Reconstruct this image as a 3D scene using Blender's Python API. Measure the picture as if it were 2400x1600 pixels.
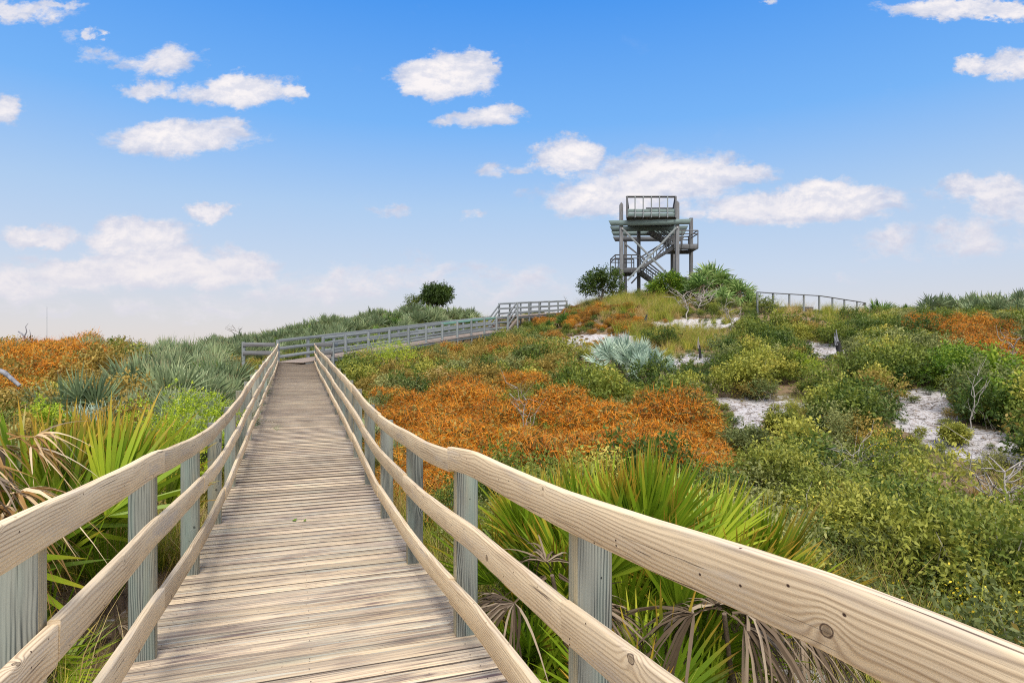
import bpy, math, random
import numpy as np
from mathutils import Vector
for o in list(bpy.data.objects): bpy.data.objects.remove(o)
S = bpy.context.scene
random.seed(7); RNG = np.random.default_rng(7)
R = math.radians
F = 1455.0; EYE = 3.0; HOR = 822.0           # focal length in photo pixels, eye height, horizon row
# ------------------------------------------------------------------ camera, world, sun, exposure
cd = bpy.data.cameras.new('camera'); cam = bpy.data.objects.new('camera', cd); S.collection.objects.link(cam)
cam.location = (0, 0, EYE); cam.rotation_euler = (R(90), 0, 0)
cd.sensor_width = 36; cd.lens = 36*F/2400; cd.shift_y = (HOR-800)/2400; cd.clip_end = 20000; cd.clip_start = 0.05
S.camera = cam
S.view_settings.view_transform = 'Standard'; S.view_settings.look = 'None'
S.cycles.filter_width = 1.1; S.cycles.use_denoising = False
S.view_settings.exposure = 0.36; S.view_settings.gamma = 1.0
SUN_EL, SUN_AZ = R(54), R(172)              # azimuth clockwise from +Y: behind left
sd = bpy.data.lights.new('sun', 'SUN'); sd.energy = 2.9; sd.angle = R(26); sd.color = (1, .93, .82)
sun = bpy.data.objects.new('sun', sd); S.collection.objects.link(sun)
dv = Vector((math.sin(SUN_AZ)*math.cos(SUN_EL), math.cos(SUN_AZ)*math.cos(SUN_EL), math.sin(SUN_EL)))
sun.rotation_euler = dv.to_track_quat('Z', 'Y').to_euler(); sun.location = dv*50

class T:
    """small node helper"""
    def __init__(s, tree): s.t = tree; s.n = tree.nodes; s.l = tree.links; s.n.clear()
    def new(s, typ, ins=None, **kw):
        nd = s.n.new(typ)
        for k, v in kw.items(): setattr(nd, k, v)
        for k, v in (ins or {}).items(): s.put(nd.inputs[k], v)
        return nd
    def put(s, sock, v):
        if isinstance(v, bpy.types.NodeSocket): s.l.new(v, sock)
        else:
            if hasattr(sock, 'default_value'):
                if sock.type == 'RGBA' and len(v) == 3: v = (*v, 1)
                sock.default_value = v
    def m(s, op, a, b=0.0, c=0.0, clamp=False):
        nd = s.n.new('ShaderNodeMath'); nd.operation = op; nd.use_clamp = clamp
        s.put(nd.inputs[0], a); s.put(nd.inputs[1], b); s.put(nd.inputs[2], c); return nd.outputs[0]
    def v(s, op, a, b=(0, 0, 0)):
        nd = s.n.new('ShaderNodeVectorMath'); nd.operation = op; s.put(nd.inputs[0], a)
        if op == 'SCALE': s.put(nd.inputs[3], b)
        else: s.put(nd.inputs[1], b)
        return nd.outputs[1] if op in ('LENGTH', 'DOT_PRODUCT', 'DISTANCE') else nd.outputs[0]
    def xyz(s, x, y, z=0.0): return s.new('ShaderNodeCombineXYZ', {0: x, 1: y, 2: z}).outputs[0]
    def sep(s, v): return s.new('ShaderNodeSeparateXYZ', {0: v}).outputs
    def noise(s, vec, scale, detail=3, rough=.5, dist=0.0, col=False):
        nd = s.new('ShaderNodeTexNoise', {'Vector': vec, 'Scale': scale, 'Detail': detail, 'Roughness': rough, 'Distortion': dist})
        return nd.outputs[1 if col else 0]
    def mix(s, f, a, b, typ='MIX'):
        nd = s.n.new('ShaderNodeMix'); nd.data_type = 'RGBA'; nd.blend_type = typ; nd.clamp_factor = True
        s.put(nd.inputs[0], f); s.put(nd.inputs[6], a); s.put(nd.inputs[7], b); return nd.outputs[2]
    def step(s, x, a, b, lo=0.0, hi=1.0):
        nd = s.n.new('ShaderNodeMapRange'); nd.interpolation_type = 'SMOOTHSTEP'
        s.put(nd.inputs[0], x); s.put(nd.inputs[1], a); s.put(nd.inputs[2], b); s.put(nd.inputs[3], lo); s.put(nd.inputs[4], hi); return nd.outputs[0]
    def ramp(s, f, stops, interp='LINEAR'):
        nd = s.n.new('ShaderNodeValToRGB'); s.put(nd.inputs[0], f); cr = nd.color_ramp; cr.interpolation = interp
        while len(cr.elements) < len(stops): cr.elements.new(.5)
        for e, (p, c) in zip(cr.elements, stops): e.position = p; e.color = (*c, 1)
        return nd.outputs[0]
def lin(r, g, b):
    return tuple(((c/255)/12.92 if c/255 <= .04045 else ((c/255+.055)/1.055)**2.4) for c in (r, g, b))

# clouds of the photograph as soft ellipses on the sky: photo col, row, half width, half height, strength
CLOUDS = [
 (35,25,130,28,.9),(120,10,70,15,.8),(10,255,45,42,1.0),(165,90,45,30,.6),(215,75,25,18,.8),(230,130,80,22,.5),(380,145,100,32,.85),
 (345,212,75,26,.9),(560,212,125,38,1.3),(685,215,38,20,1.0),(290,160,60,20,.5),
 (430,322,170,42,1.15),(530,300,55,24,.8),(330,335,80,22,.6),
 (1045,182,118,46,1.5),(1110,160,60,36,1.2),(985,205,60,24,1.0),
 (1070,280,60,20,.8),(1160,272,70,24,1.0),(1325,368,85,42,1.3),(1240,392,60,16,.6),(1290,375,50,28,1.0),
 (1150,408,46,18,.7),(1560,415,190,62,1.25),(1440,470,190,42,1.1),(1740,405,95,28,.9),(1600,430,140,60,1.0),
 (1860,480,250,44,1.2),(1950,465,170,40,1.1),(1720,495,140,24,.9),(1900,428,35,12,.5),
 (2310,445,150,42,.9),(2380,480,120,60,.8),(2300,20,210,24,1.2),(2280,150,45,22,1.0),(2375,155,65,32,1.2),(1805,8,24,12,.8),
 (495,492,52,30,1.2),(935,500,60,20,.6),(1020,482,50,12,.5),(1105,505,30,13,.5),
 (120,552,110,28,.9),(310,560,130,52,1.1),(400,620,190,56,1.1),(520,635,150,46,1.0),(210,645,190,46,.9),(60,660,140,60,.8),
 (880,645,180,42,.6),(1000,640,90,45,.55),(1190,665,170,50,.6),(700,680,250,50,.5),(2230,560,260,60,.6),(2100,580,90,36,.45),(1500,640,260,40,.3),(420,720,330,40,.5),(1950,650,200,26,.3),(100,720,220,38,.45)]
def build_world():
    w = bpy.data.worlds.new('World'); S.world = w; w.use_nodes = True; t = T(w.node_tree)
    tc = t.new('ShaderNodeTexCoord').outputs['Generated']
    x, y, z = t.sep(tc)
    sky = t.new('ShaderNodeTexSky', sky_type='NISHITA'); sky.sun_disc = False
    sky.sun_elevation = SUN_EL; sky.sun_rotation = SUN_AZ; sky.altitude = 0; sky.air_density = 1.0; sky.dust_density = .6; sky.ozone_density = 1.5
    nish = t.v('SCALE', sky.outputs[0], .08)
    h = t.m('MAXIMUM', z, 0.0)
    grad = t.ramp(h, [(0, lin(206, 197, 193)), (.06, lin(196, 196, 203)), (.12, lin(184, 196, 214)), (.22, lin(160, 188, 220)), (.34, lin(108, 166, 228)), (.5, lin(62, 138, 222)), (1, lin(24, 86, 190))])
    base = t.mix(.88, nish, grad)
    # sky coordinates on the frontal gnomonic plane, in photo pixels
    yy = t.m('MAXIMUM', y, .02)
    gx = t.m('DIVIDE', x, yy); gz = t.m('DIVIDE', z, yy)
    px = t.m('MULTIPLY_ADD', gx, F, 1200.0); py = t.m('MULTIPLY_ADD', gz, -F, HOR)
    P = t.xyz(px, py)
    n1 = t.noise(t.v('MULTIPLY', P, (.0085, .014, 0)), 1.0, 9, .66, .2)
    warp = t.v('MULTIPLY', t.v('SUBTRACT', t.noise(t.v('MULTIPLY', P, (.011, .018, 0)), 1, 6, .68, col=True), (.5, .5, .5)), (150, 80, 0))
    PW = t.v('ADD', P, warp)
    tot = None
    for cx, cy, rx, ry, s_ in CLOUDS:
        d = t.v('MULTIPLY', t.v('SUBTRACT', PW, (cx, cy, 0)), (1/rx, 1/ry, 0))
        ln = t.v('LENGTH', d)
        e = t.m('MULTIPLY', t.m('SUBTRACT', 1.45, ln, clamp=True), s_)
        tot = e if tot is None else t.new('ShaderNodeMath', {0: tot, 1: e, 2: .10}, operation='SMOOTH_MAX').outputs[0]
    dens = t.m('ADD', tot, t.m('MULTIPLY', t.m('SUBTRACT', n1, .50), 2.1))
    cov = t.step(dens, .28, .84)
    cov = t.m('MULTIPLY', cov, t.step(y, .05, .3))
    cov = t.m('MULTIPLY', cov, t.step(tot, .02, .3))
    # light on the cloud: thick lobes white, undersides lilac grey
    n2 = t.noise(t.v('ADD', t.v('MULTIPLY', P, (.0085, .014, 0)), (.04, .17, 0)), 1.0, 9, .66, .2)
    lit = t.step(t.m('SUBTRACT', n2, n1), -.13, .10)
    lit = t.m('ADD', t.m('MULTIPLY', lit, .55), t.m('MULTIPLY', t.step(dens, .5, 1.4), .5), clamp=True)
    ccol = t.mix(lit, lin(168, 178, 202), lin(226, 221, 221))
    low = t.step(z, .02, .26)
    ccol = t.mix(t.m('MULTIPLY_ADD', low, .6, .4), lin(217, 210, 210), ccol)
    cov = t.m('MULTIPLY', cov, t.step(z, .0, .13, .8, .98))
    sky2 = t.mix(cov, base, ccol)
    # broken cloud behind and above, outside the picture, so that the light is soft
    ov = t.step(t.noise(tc, 2.2, 4, .55), .34, .52)
    ov = t.m('MULTIPLY', ov, t.m('MAXIMUM', t.step(y, .25, -.1), t.step(z, .6, .75)))
    sky3 = t.mix(t.m('MULTIPLY', ov, .8), sky2, lin(240, 232, 224))
    bg = t.new('ShaderNodeBackground', {'Color': sky3, 'Strength': 1.0})
    out = t.new('ShaderNodeOutputWorld', {'Surface': bg.outputs[0]})
build_world()

# ------------------------------------------------------------------ object helpers
C = S.collection
def tag(o, label=None, cat=None, group=None, kind=None):
    if label: o['label'] = label
    if cat: o['category'] = cat
    if group: o['group'] = group
    if kind: o['kind'] = kind
    return o
def thing(name, loc, label, cat, group=None, rz=0.0, scale=1.0):
    o = bpy.data.objects.new(name, None); C.objects.link(o); o.empty_display_size = .2
    o.location = loc; o.rotation_euler = (0, 0, rz); o.scale = (scale,)*3
    return tag(o, label, cat, group)
def link(name, me, parent=None):
    o = bpy.data.objects.new(name, me); C.objects.link(o)
    if parent is not None: o.parent = parent
    return o
class MB:
    """mesh builder: vertices, faces, uv in metres, tint attribute (r random, g along, b free)"""
    def __init__(s): s.V = []; s.Fc = []; s.UV = []; s.Tn = []; s.n = 0
    def add(s, verts, faces, uvs, tint):
        verts = np.asarray(verts, float); s.V.append(verts)
        f = np.asarray(faces, int); s.Fc.append(f + s.n); s.UV.append(np.asarray(uvs, float).reshape(-1, 2))
        tt = np.asarray(tint, float)
        if tt.ndim == 1: tt = np.tile(tt, (len(verts), 1))
        s.Tn.append(tt); s.n += len(verts)
    def mesh(s, name, mats, smooth=False, origin=(0, 0, 0), matidx=None):
        me = bpy.data.meshes.new(name)
        V = np.concatenate(s.V) - np.array(origin)
        me.vertices.add(len(V)); me.vertices.foreach_set('co', V.ravel())
        loops = np.concatenate([f.ravel() for f in s.Fc]); tots = np.concatenate([np.full(len(f), f.shape[1]) for f in s.Fc])
        starts = np.concatenate([[0], np.cumsum(tots)[:-1]])
        me.loops.add(len(loops)); me.loops.foreach_set('vertex_index', loops)
        me.polygons.add(len(tots)); me.polygons.foreach_set('loop_start', starts); me.polygons.foreach_set('loop_total', tots)
        if matidx is not None: me.polygons.foreach_set('material_index', np.concatenate(matidx).astype(int))
        me.update(calc_edges=True)
        uv = me.uv_layers.new(name='UVMap'); uv.data.foreach_set('uv', np.concatenate(s.UV).ravel())
        a = me.attributes.new('tint', 'FLOAT_COLOR', 'POINT')
        tn = np.concatenate(s.Tn); tn = np.concatenate([tn, np.ones((len(tn), 1))], 1); a.data.foreach_set('color', tn.ravel())
        for m in (mats if isinstance(mats, (list, tuple)) else [mats]): me.materials.append(m)
        if smooth: me.polygons.foreach_set('use_smooth', np.ones(len(tots), bool))
        return me
    def obj(s, name, mats, parent=None, smooth=False):
        o = link(name, s.mesh(name, mats, smooth, parent.matrix_world.translation if False else (0, 0, 0)), parent)
        if parent is not None: o.matrix_parent_inverse = parent_inv(parent)
        return o
from mathutils import Matrix
def parent_inv(p):
    m = Matrix.Translation(p.location) @ p.rotation_euler.to_matrix().to_4x4() @ Matrix.Diagonal((*p.scale, 1))
    return m.inverted()
def nrm(v): v = np.asarray(v, float); return v/np.maximum(np.linalg.norm(v, axis=-1, keepdims=True), 1e-9)
def sweep(mb, path, cs, up=(0, 0, 1), side=None, seed=None, scl=None):
    """sweep a closed cross-section cs[(side, up)] (metres) along a path; uv = length, perimeter"""
    path = np.asarray(path, float); k = len(path); cs = np.asarray(cs, float); n = len(cs)
    tan = np.gradient(path, axis=0); tan = nrm(tan)
    if side is None: sd_ = nrm(np.cross(tan, np.asarray(up, float)))
    else: sd_ = np.tile(nrm(side), (k, 1))
    upv = nrm(np.cross(sd_, tan))
    sc = np.ones(k) if scl is None else np.asarray(scl, float)
    V = path[:, None, :] + (cs[None, :, 0:1]*sd_[:, None, :] + cs[None, :, 1:2]*upv[:, None, :])*sc[:, None, None]
    L = np.concatenate([[0], np.cumsum(np.linalg.norm(np.diff(path, axis=0), axis=1))])
    per = np.concatenate([[0], np.cumsum(np.linalg.norm(np.diff(np.vstack([cs, cs[:1]]), axis=0), axis=1))])
    ou, ov = random.uniform(0, 80), random.uniform(0, 80); tr = (random.random(), random.random(), random.random())
    Fs, U = [], []
    for i in range(k-1):
        for j in range(n):
            j2 = (j+1) % n
            Fs.append((i*n+j, (i+1)*n+j, (i+1)*n+j2, i*n+j2))
            U += [(L[i]+ou, per[j]+ov), (L[i+1]+ou, per[j]+ov), (L[i+1]+ou, per[j+1]+ov), (L[i]+ou, per[j+1]+ov)]
    mb.add(V.reshape(-1, 3), Fs, U, tr)
    # end caps
    c0 = V[0]; c1 = V[-1]
    uvc = [(ou+c[0]*.3, ov+c[1]) for c in cs]
    mb.add(c0, [list(range(n))], uvc, tr); mb.add(c1, [list(range(n))[::-1]], uvc[::-1], tr)
def rect(w, h, c=.004):
    a, b = w/2, h/2
    return [(-a+c, -b), (a-c, -b), (a, -b+c), (a, b-c), (a-c, b), (-a+c, b), (-a, b-c), (-a, -b+c)]
def bar(mb, p, q, w, h, up=(0, 0, 1), c=.004, n=2, sag=0.0):
    p = np.array(p, float); q = np.array(q, float)
    tt = np.linspace(0, 1, n)[:, None]; path = p+(q-p)*tt
    if sag: path[:, 2] += sag*np.sin(np.pi*tt[:, 0])
    d = nrm(q-p)
    if abs(d[2]) > .95 and tuple(up) == (0, 0, 1): up = (0, 1, 0)
    sweep(mb, path, rect(w, h, c), up)
def post(mb, x, y, z0, z1, w, d, axis=(1, 0, 0), c=.006, point=0.0):
    """vertical timber; w along axis, d across"""
    path = [(x, y, z0), (x, y, z1)]; sc = None
    if point: path = [(x, y, z0), (x, y, z1-point), (x, y, z1)]; sc = [1, 1, .12]
    sweep(mb, path, rect(w, d, c), side=axis, scl=sc)
def tube(mb, path, r0, r1, n=6):
    path = np.asarray(path, float); k = len(path); r = np.linspace(1, r1/r0, k)
    a = np.linspace(0, 2*np.pi, n, endpoint=False)[::-1]
    d = nrm(path[-1]-path[0]); up = (0, 0, 1) if abs(d[2]) < .8 else (0, 1, 0)
    sweep(mb, path, np.stack([np.cos(a)*r0, np.sin(a)*r0], 1), up, scl=r)
def blades(mb, base, d, nv, L, w, droop, prof=(.25, 1, .75, .05), tr=None, tb=None, tilt=None, sway=None):
    """flat tapering strips: base, direction, normal (N,3); length, width, droop (N)"""
    base = np.asarray(base, float); N = len(base); k = len(prof)
    d = nrm(d); sdv = nrm(np.cross(d, nv)); ts = np.linspace(0, 1, k)
    L = np.broadcast_to(L, N); w = np.broadcast_to(w, N); droop = np.broadcast_to(droop, N)
    c = base[:, None] + d[:, None]*(L[:, None]*ts)[..., None]
    c[..., 2] -= droop[:, None]*L[:, None]*ts**2
    if sway is not None: c += sway[:, None]*(L[:, None]*ts**2)[..., None]
    hw = (w[:, None]*np.array(prof)/2)[..., None]*sdv[:, None]
    V = np.stack([c-hw, c+hw], 2)                       # N,k,2,3
    idx = np.arange(N*k*2).reshape(N, k, 2)
    Fc = np.stack([idx[:, :-1, 0], idx[:, :-1, 1], idx[:, 1:, 1], idx[:, 1:, 0]], -1).reshape(-1, 4)
    tr = RNG.random(N) if tr is None else np.broadcast_to(tr, N); tb = np.zeros(N) if tb is None else np.broadcast_to(tb, N)
    tn = np.stack([np.repeat(tr, k*2), np.tile(np.repeat(ts, 2), N), np.repeat(tb, k*2)], 1)
    uv = np.zeros((len(Fc)*4, 2))
    mb.add(V.reshape(-1, 3), Fc, uv, tn)

# ------------------------------------------------------------------ materials
def mat(name):
    m = bpy.data.materials.new(name); m.use_nodes = True; return m, T(m.node_tree)
def wood(name, light, dark, crack, stain=None, stain_amt=.3, ring=55, knots=True, grain=.5, green=None, bump=.25, side=None, deck=False):
    m, t = mat(name)
    uv = t.new('ShaderNodeUVMap').outputs[0]; u, v, _ = t.sep(uv)
    at = t.new('ShaderNodeAttribute', attribute_name='tint'); rn, rg, rb = t.sep(at.outputs['Vector'])
    P = t.xyz(u, v, t.m('MULTIPLY', rn, 37))
    # knots
    vo = t.new('ShaderNodeTexVoronoi', {'Vector': t.v('MULTIPLY', P, (1.5, 5.0, 1)), 'Scale': 1.0}, voronoi_dimensions='2D')
    kp = vo.outputs['Position']
    dk = t.v('LENGTH', t.v('MULTIPLY', t.v('SUBTRACT', t.v('MULTIPLY', P, (1.5, 5.0, 0)), kp), (.55, .2, 0)))  # roughly metres, stretched along the board
    big = t.m('GREATER_THAN', t.sep(vo.outputs['Color'])[0], .5)
    dk = t.m('ADD', dk, t.m('MULTIPLY', t.m('SUBTRACT', t.noise(t.v('MULTIPLY', P, (30, 60, 1)), 1, 2), .5), .012))
    dk = t.m('MULTIPLY', dk, t.m('MULTIPLY_ADD', t.sep(vo.outputs['Color'])[1], 2.2, 1.0))
    kin = t.m('MULTIPLY', t.m('POWER', 2.718, t.m('MULTIPLY', t.m('POWER', t.m('DIVIDE', dk, .05), 2), -1)), big)
    # growth-ring field, running along the board and bending round knots
    w1 = t.noise(t.v('MULTIPLY', P, (.9, 5, 1)), 1, 2, .5); w2 = t.noise(t.v('MULTIPLY', P, (3.5, 14, 1)), 1, 2, .5)
    fld = t.m('ADD', v, t.m('ADD', t.m('MULTIPLY', w1, .10), t.m('MULTIPLY', w2, .012)))
    if knots: fld = t.m('ADD', fld, t.m('MULTIPLY', kin, .035))
    s1 = t.m('SINE', t.m('MULTIPLY', fld, ring*6.283)); s1 = t.m('MULTIPLY_ADD', s1, .5, .5)
    s1 = t.m('POWER', s1, t.m('MULTIPLY_ADD', w1, 8, -1.5))
    fine = t.noise(t.v('MULTIPLY', P, (5, 260, 1)), 1, 3, .6)
    broad = t.noise(t.v('MULTIPLY', P, (1.6, 22, 1)), 1, 4, .6)
    ringm = t.m('MULTIPLY', s1, t.step(t.noise(t.v('MULTIPLY', P, (1.2, 8, 3)), 1, 2), .35, .6))
    g = t.m('ADD', t.m('MULTIPLY', ringm, grain), t.m('MULTIPLY', t.step(broad, .5, .75), .45), clamp=True)
    col = t.mix(g, light, dark)
    col = t.mix(t.step(fine, .5, .8, 0, .45), col, dark)
    if stain:
        sn = t.noise(t.v('MULTIPLY', P, (1.1, 9, 1)), 1, 4, .65)
        col = t.mix(t.step(sn, .56-stain_amt*.3, .80-stain_amt*.3, 0, .8), col, stain)
    if green:
        gn = t.noise(t.v('MULTIPLY', P, (.7, 6, 2)), 1, 3, .6)
        col = t.mix(t.step(gn, .5, .72, 0, .6), col, green)
    cr = t.noise(t.v('MULTIPLY', P, (2.2, 120, 1)), 1, 2, .4, .2)
    crm = t.m('MULTIPLY', t.step(cr, .66, .72), t.step(t.noise(t.v('MULTIPLY', P, (1.5, 10, 5)), 1, 2), .45, .6))
    col = t.mix(t.m('MULTIPLY', crm, .85), col, crack)
    if knots:
        kc = t.m('MULTIPLY', t.step(dk, .017, .009), big)
        rim = t.m('MULTIPLY', t.m('MULTIPLY', t.step(dk, .021, .017), t.step(dk, .012, .016)), big)
        col = t.mix(t.m('MULTIPLY', kc, .75), col, tuple(c*.45 for c in dark)); col = t.mix(t.m('MULTIPLY', rim, .9), col, crack)
    vs = t.new('ShaderNodeTexVoronoi', {'Vector': t.v('MULTIPLY', P, (7, 22, 1)), 'Scale': 1.0}, voronoi_dimensions='2D')
    ds = t.v('LENGTH', t.v('MULTIPLY', t.v('SUBTRACT', t.v('MULTIPLY', P, (7, 22, 0)), vs.outputs['Position']), (.1, .045, 0)))
    col = t.mix(t.m('MULTIPLY', t.step(ds, .0045, .002), t.m('GREATER_THAN', t.sep(vs.outputs['Color'])[0], .88)), col, crack)
    val = t.m('MULTIPLY_ADD', rn, .34, .80)
    if deck: val = t.m('MULTIPLY_ADD', rn, .5, .70)
    col = t.v('SCALE', col, val)
    if deck:
        col = t.mix(t.m('MULTIPLY', rg, .35), col, (.46, .39, .33))
        # foot-worn broad patches in the place itself
        gp = t.new('ShaderNodeNewGeometry').outputs['Position']
        pn = t.noise(t.v('MULTIPLY', gp, (1.6, 1.1, 1)), 1, 3, .6)
        ln = t.noise(t.v('MULTIPLY', P, (1.8, 34, 1)), 1, 4, .6)
        col = t.mix(t.m('MULTIPLY', t.step(ln, .48, .64), t.step(pn, .42, .64), clamp=True), col, stain)
        l2 = t.noise(t.v('MULTIPLY', P, (1.2, 75, 3)), 1, 4, .65)
        col = t.mix(t.step(l2, .53, .66, 0, .72), col, (.13, .095, .085))
        l3 = t.noise(t.v('MULTIPLY', P, (1.6, 40, 9)), 1, 2, .5); col = t.mix(t.step(l3, .55, .7, 0, .55), col, (.52, .56, .50))
    bh = t.m('ADD', t.m('MULTIPLY', fine, .4), t.m('ADD', t.m('MULTIPLY', s1, .5), t.m('MULTIPLY', crm, -2.0)))
    bp = t.new('ShaderNodeBump', {'Height': bh, 'Strength': bump, 'Distance': .004})
    b = t.new('ShaderNodeBsdfPrincipled', {'Base Color': col, 'Roughness': .82, 'Normal': bp.outputs[0]})
    b.inputs['Specular IOR Level'].default_value = .25
    t.new('ShaderNodeOutputMaterial', {'Surface': b.outputs[0]})
    return m
M = {}
M['rail'] = wood('cream weathered pine', (.85, .69, .46), (.47, .34, .21), (.07, .04, .03), stain=(.58, .52, .44), stain_amt=.15, ring=62, grain=.8, bump=.5)
M['post'] = wood('blue grey treated post', (.30, .32, .29), (.065, .075, .075), (.03, .035, .035), stain=(.36, .33, .24), ring=75, grain=1.4, green=(.24, .33, .30), bump=.5)
M['deck'] = wood('worn tan decking', (.74, .60, .41), (.32, .24, .175), (.05, .04, .04), stain=(.17, .12, .115), stain_amt=.25, ring=30, green=(.40, .42, .33), grain=.7, bump=.6, deck=True, knots=False)
M['postside'] = wood('tan inner post face', (.50, .44, .29), (.27, .25, .17), (.05, .045, .035), stain=(.30, .34, .28), ring=50, grain=.8, bump=.5)  # tan tone for the post side facing the walkway
M['deckedge'] = wood('gap-shaded plank edge', (.10, .08, .065), (.05, .04, .035), (.02, .02, .02), ring=30, knots=False)  # weathered plank sides, coloured dark to put in the shade of the gaps
M['greywood'] = wood('silver blue weathered timber', (.27, .30, .32), (.15, .17, .19), (.05, .055, .06), stain=(.20, .25, .25), ring=30, knots=False, grain=.5)
M['greydeck'] = wood('silver decking edge', (.36, .31, .28), (.20, .17, .16), (.07, .08, .09), ring=30, knots=False)
M['tower'] = wood('dark grey weathered timber', (.18, .19, .205), (.08, .085, .095), (.02, .02, .02), stain=(.10, .09, .09), ring=20, knots=False, grain=.6)
M['towerblue'] = wood('blue green weathered board', (.22, .30, .30), (.10, .14, .145), (.03, .03, .03), stain=(.12, .13, .13), ring=20, knots=False, grain=.6)
M['greenrail'] = wood('green tinted board', (.22, .42, .36), (.14, .28, .25), (.05, .06, .06), ring=25, knots=False)
def foliage(name, stops, tipcol=None, tip0=.6, rough=.55, trans=.3, obj_var=.35, noise_var=.3, spec=.35, tipfree=False):
    """stops: ramp over the per leaf tint; tipcol: colour towards the tip"""
    m, t = mat(name)
    at = t.new('ShaderNodeAttribute', attribute_name='tint'); r_, g_, b_ = t.sep(at.outputs['Vector'])
    oi = t.new('ShaderNodeObjectInfo').outputs['Random']
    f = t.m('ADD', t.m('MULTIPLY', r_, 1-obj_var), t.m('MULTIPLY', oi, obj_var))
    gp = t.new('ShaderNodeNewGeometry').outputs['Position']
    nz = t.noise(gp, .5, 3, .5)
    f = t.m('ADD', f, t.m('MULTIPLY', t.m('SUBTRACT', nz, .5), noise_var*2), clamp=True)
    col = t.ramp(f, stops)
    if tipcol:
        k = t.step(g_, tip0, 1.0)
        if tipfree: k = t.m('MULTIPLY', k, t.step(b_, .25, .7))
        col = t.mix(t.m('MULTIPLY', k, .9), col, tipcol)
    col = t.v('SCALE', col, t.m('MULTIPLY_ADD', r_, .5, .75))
    b = t.new('ShaderNodeBsdfPrincipled', {'Base Color': col, 'Roughness': rough}); b.inputs['Specular IOR Level'].default_value = spec
    tl = t.new('ShaderNodeBsdfTranslucent', {'Color': col})
    mx = t.new('ShaderNodeMixShader', {0: trans, 1: b.outputs[0], 2: tl.outputs[0]})
    t.new('ShaderNodeOutputMaterial', {'Surface': mx.outputs[0]})
    return m
M['oak'] = foliage('scrub oak leaves', [(0, (.05, .085, .018)), (.45, (.15, .20, .032)), (.8, (.38, .38, .06)), (1, (.60, .50, .11))])
M['oakdark'] = foliage('dark scrub leaves', [(0, (.025, .055, .012)), (.5, (.075, .13, .02)), (1, (.27, .31, .045))])
M['oakgrey'] = foliage('grey green scrub leaves', [(0, (.06, .09, .03)), (.5, (.16, .20, .06)), (1, (.40, .40, .14))])
M['oakyellow'] = foliage('yellow green scrub leaves', [(0, (.12, .16, .025)), (.5, (.30, .33, .05)), (1, (.55, .50, .10))])
M['lime'] = foliage('bright lime leaves', [(0, (.22, .36, .02)), (.6, (.42, .55, .03)), (1, (.62, .62, .06))], obj_var=.1)
M['fresh'] = foliage('fresh green leaves', [(0, (.05, .12, .015)), (.5, (.13, .25, .02)), (1, (.34, .42, .04))], obj_var=.1)
M['olive'] = foliage('olive brown leaves', [(0, (.12, .10, .03)), (.5, (.27, .21, .045)), (1, (.46, .32, .07))])
M['dodder'] = foliage('orange dodder strands', [(0, (.14, .06, .014)), (.3, (.54, .175, .010)), (.65, (.78, .27, .009)), (1, (.86, .44, .04))], trans=.2, obj_var=.3)
M['rust'] = foliage('rust orange strands', [(0, (.12, .045, .012)), (.4, (.36, .12, .012)), (1, (.62, .26, .03))], trans=.2, obj_var=.3)
M['straw'] = foliage('dry straw grass', [(0, (.36, .22, .06)), (.5, (.55, .40, .14)), (1, (.72, .60, .32))], trans=.3)
M['grass'] = foliage('green yellow grass', [(0, (.14, .24, .03)), (.5, (.36, .42, .05)), (1, (.62, .50, .09))], trans=.35)
M['palmlime'] = foliage('lime green palm blades', [(0, (.10, .20, .012)), (.5, (.24, .38, .02)), (1, (.48, .55, .05))], tipcol=(.62, .33, .05), tip0=.55, obj_var=.1, noise_var=.15, rough=.38, tipfree=True, trans=.32)
M['palmgreen'] = foliage('green palm blades', [(0, (.05, .12, .02)), (.5, (.12, .24, .04)), (1, (.27, .38, .10))], tipcol=(.40, .30, .10), tip0=.7, obj_var=.3, rough=.4, tipfree=True)
M['palmfresh'] = foliage('light green palm blades', [(0, (.09, .19, .05)), (.5, (.22, .36, .10)), (1, (.44, .52, .20))], tipcol=(.55, .48, .2), tip0=.7, obj_var=.3, rough=.4, tipfree=True)  # lighter green, for the cabbage palms
M['palmgrey'] = foliage('grey green palm blades', [(0, (.11, .17, .08)), (.5, (.24, .32, .16)), (1, (.43, .50, .26))], tipcol=(.46, .36, .20), tip0=.75, obj_var=.35, rough=.45, tipfree=True, trans=.2)
M['palmsilver'] = foliage('silver blue palm blades', [(0, (.22, .34, .27)), (.5, (.40, .54, .44)), (1, (.58, .68, .54))], tipcol=(.5, .45, .3), tip0=.85, obj_var=.3, rough=.45, tipfree=True, trans=.15)
M['dead'] = foliage('dead grey brown frond', [(0, (.07, .05, .03)), (.5, (.17, .125, .085)), (1, (.36, .29, .21))], obj_var=.1, trans=.12, rough=.75, spec=.1)
M['deadtan'] = foliage('dry tan frond', [(0, (.32, .16, .05)), (.5, (.52, .33, .13)), (1, (.70, .58, .42))], obj_var=.1, trans=.2, rough=.7, spec=.1)
M['flower'] = foliage('yellow flowers', [(0, (.75, .52, .02)), (1, (.9, .78, .05))], trans=.2)
def bark(name, a, b, sc=8):
    m, t = mat(name); gp = t.new('ShaderNodeTexCoord').outputs['Object']
    n = t.noise(t.v('MULTIPLY', gp, (1, 1, .25)), sc, 5, .65); col = t.mix(t.step(n, .35, .65), a, b)
    bp = t.new('ShaderNodeBump', {'Height': n, 'Strength': .6, 'Distance': .02})
    s = t.new('ShaderNodeBsdfPrincipled', {'Base Color': col, 'Roughness': .9, 'Normal': bp.outputs[0]})
    t.new('ShaderNodeOutputMaterial', {'Surface': s.outputs[0]}); return m
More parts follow.
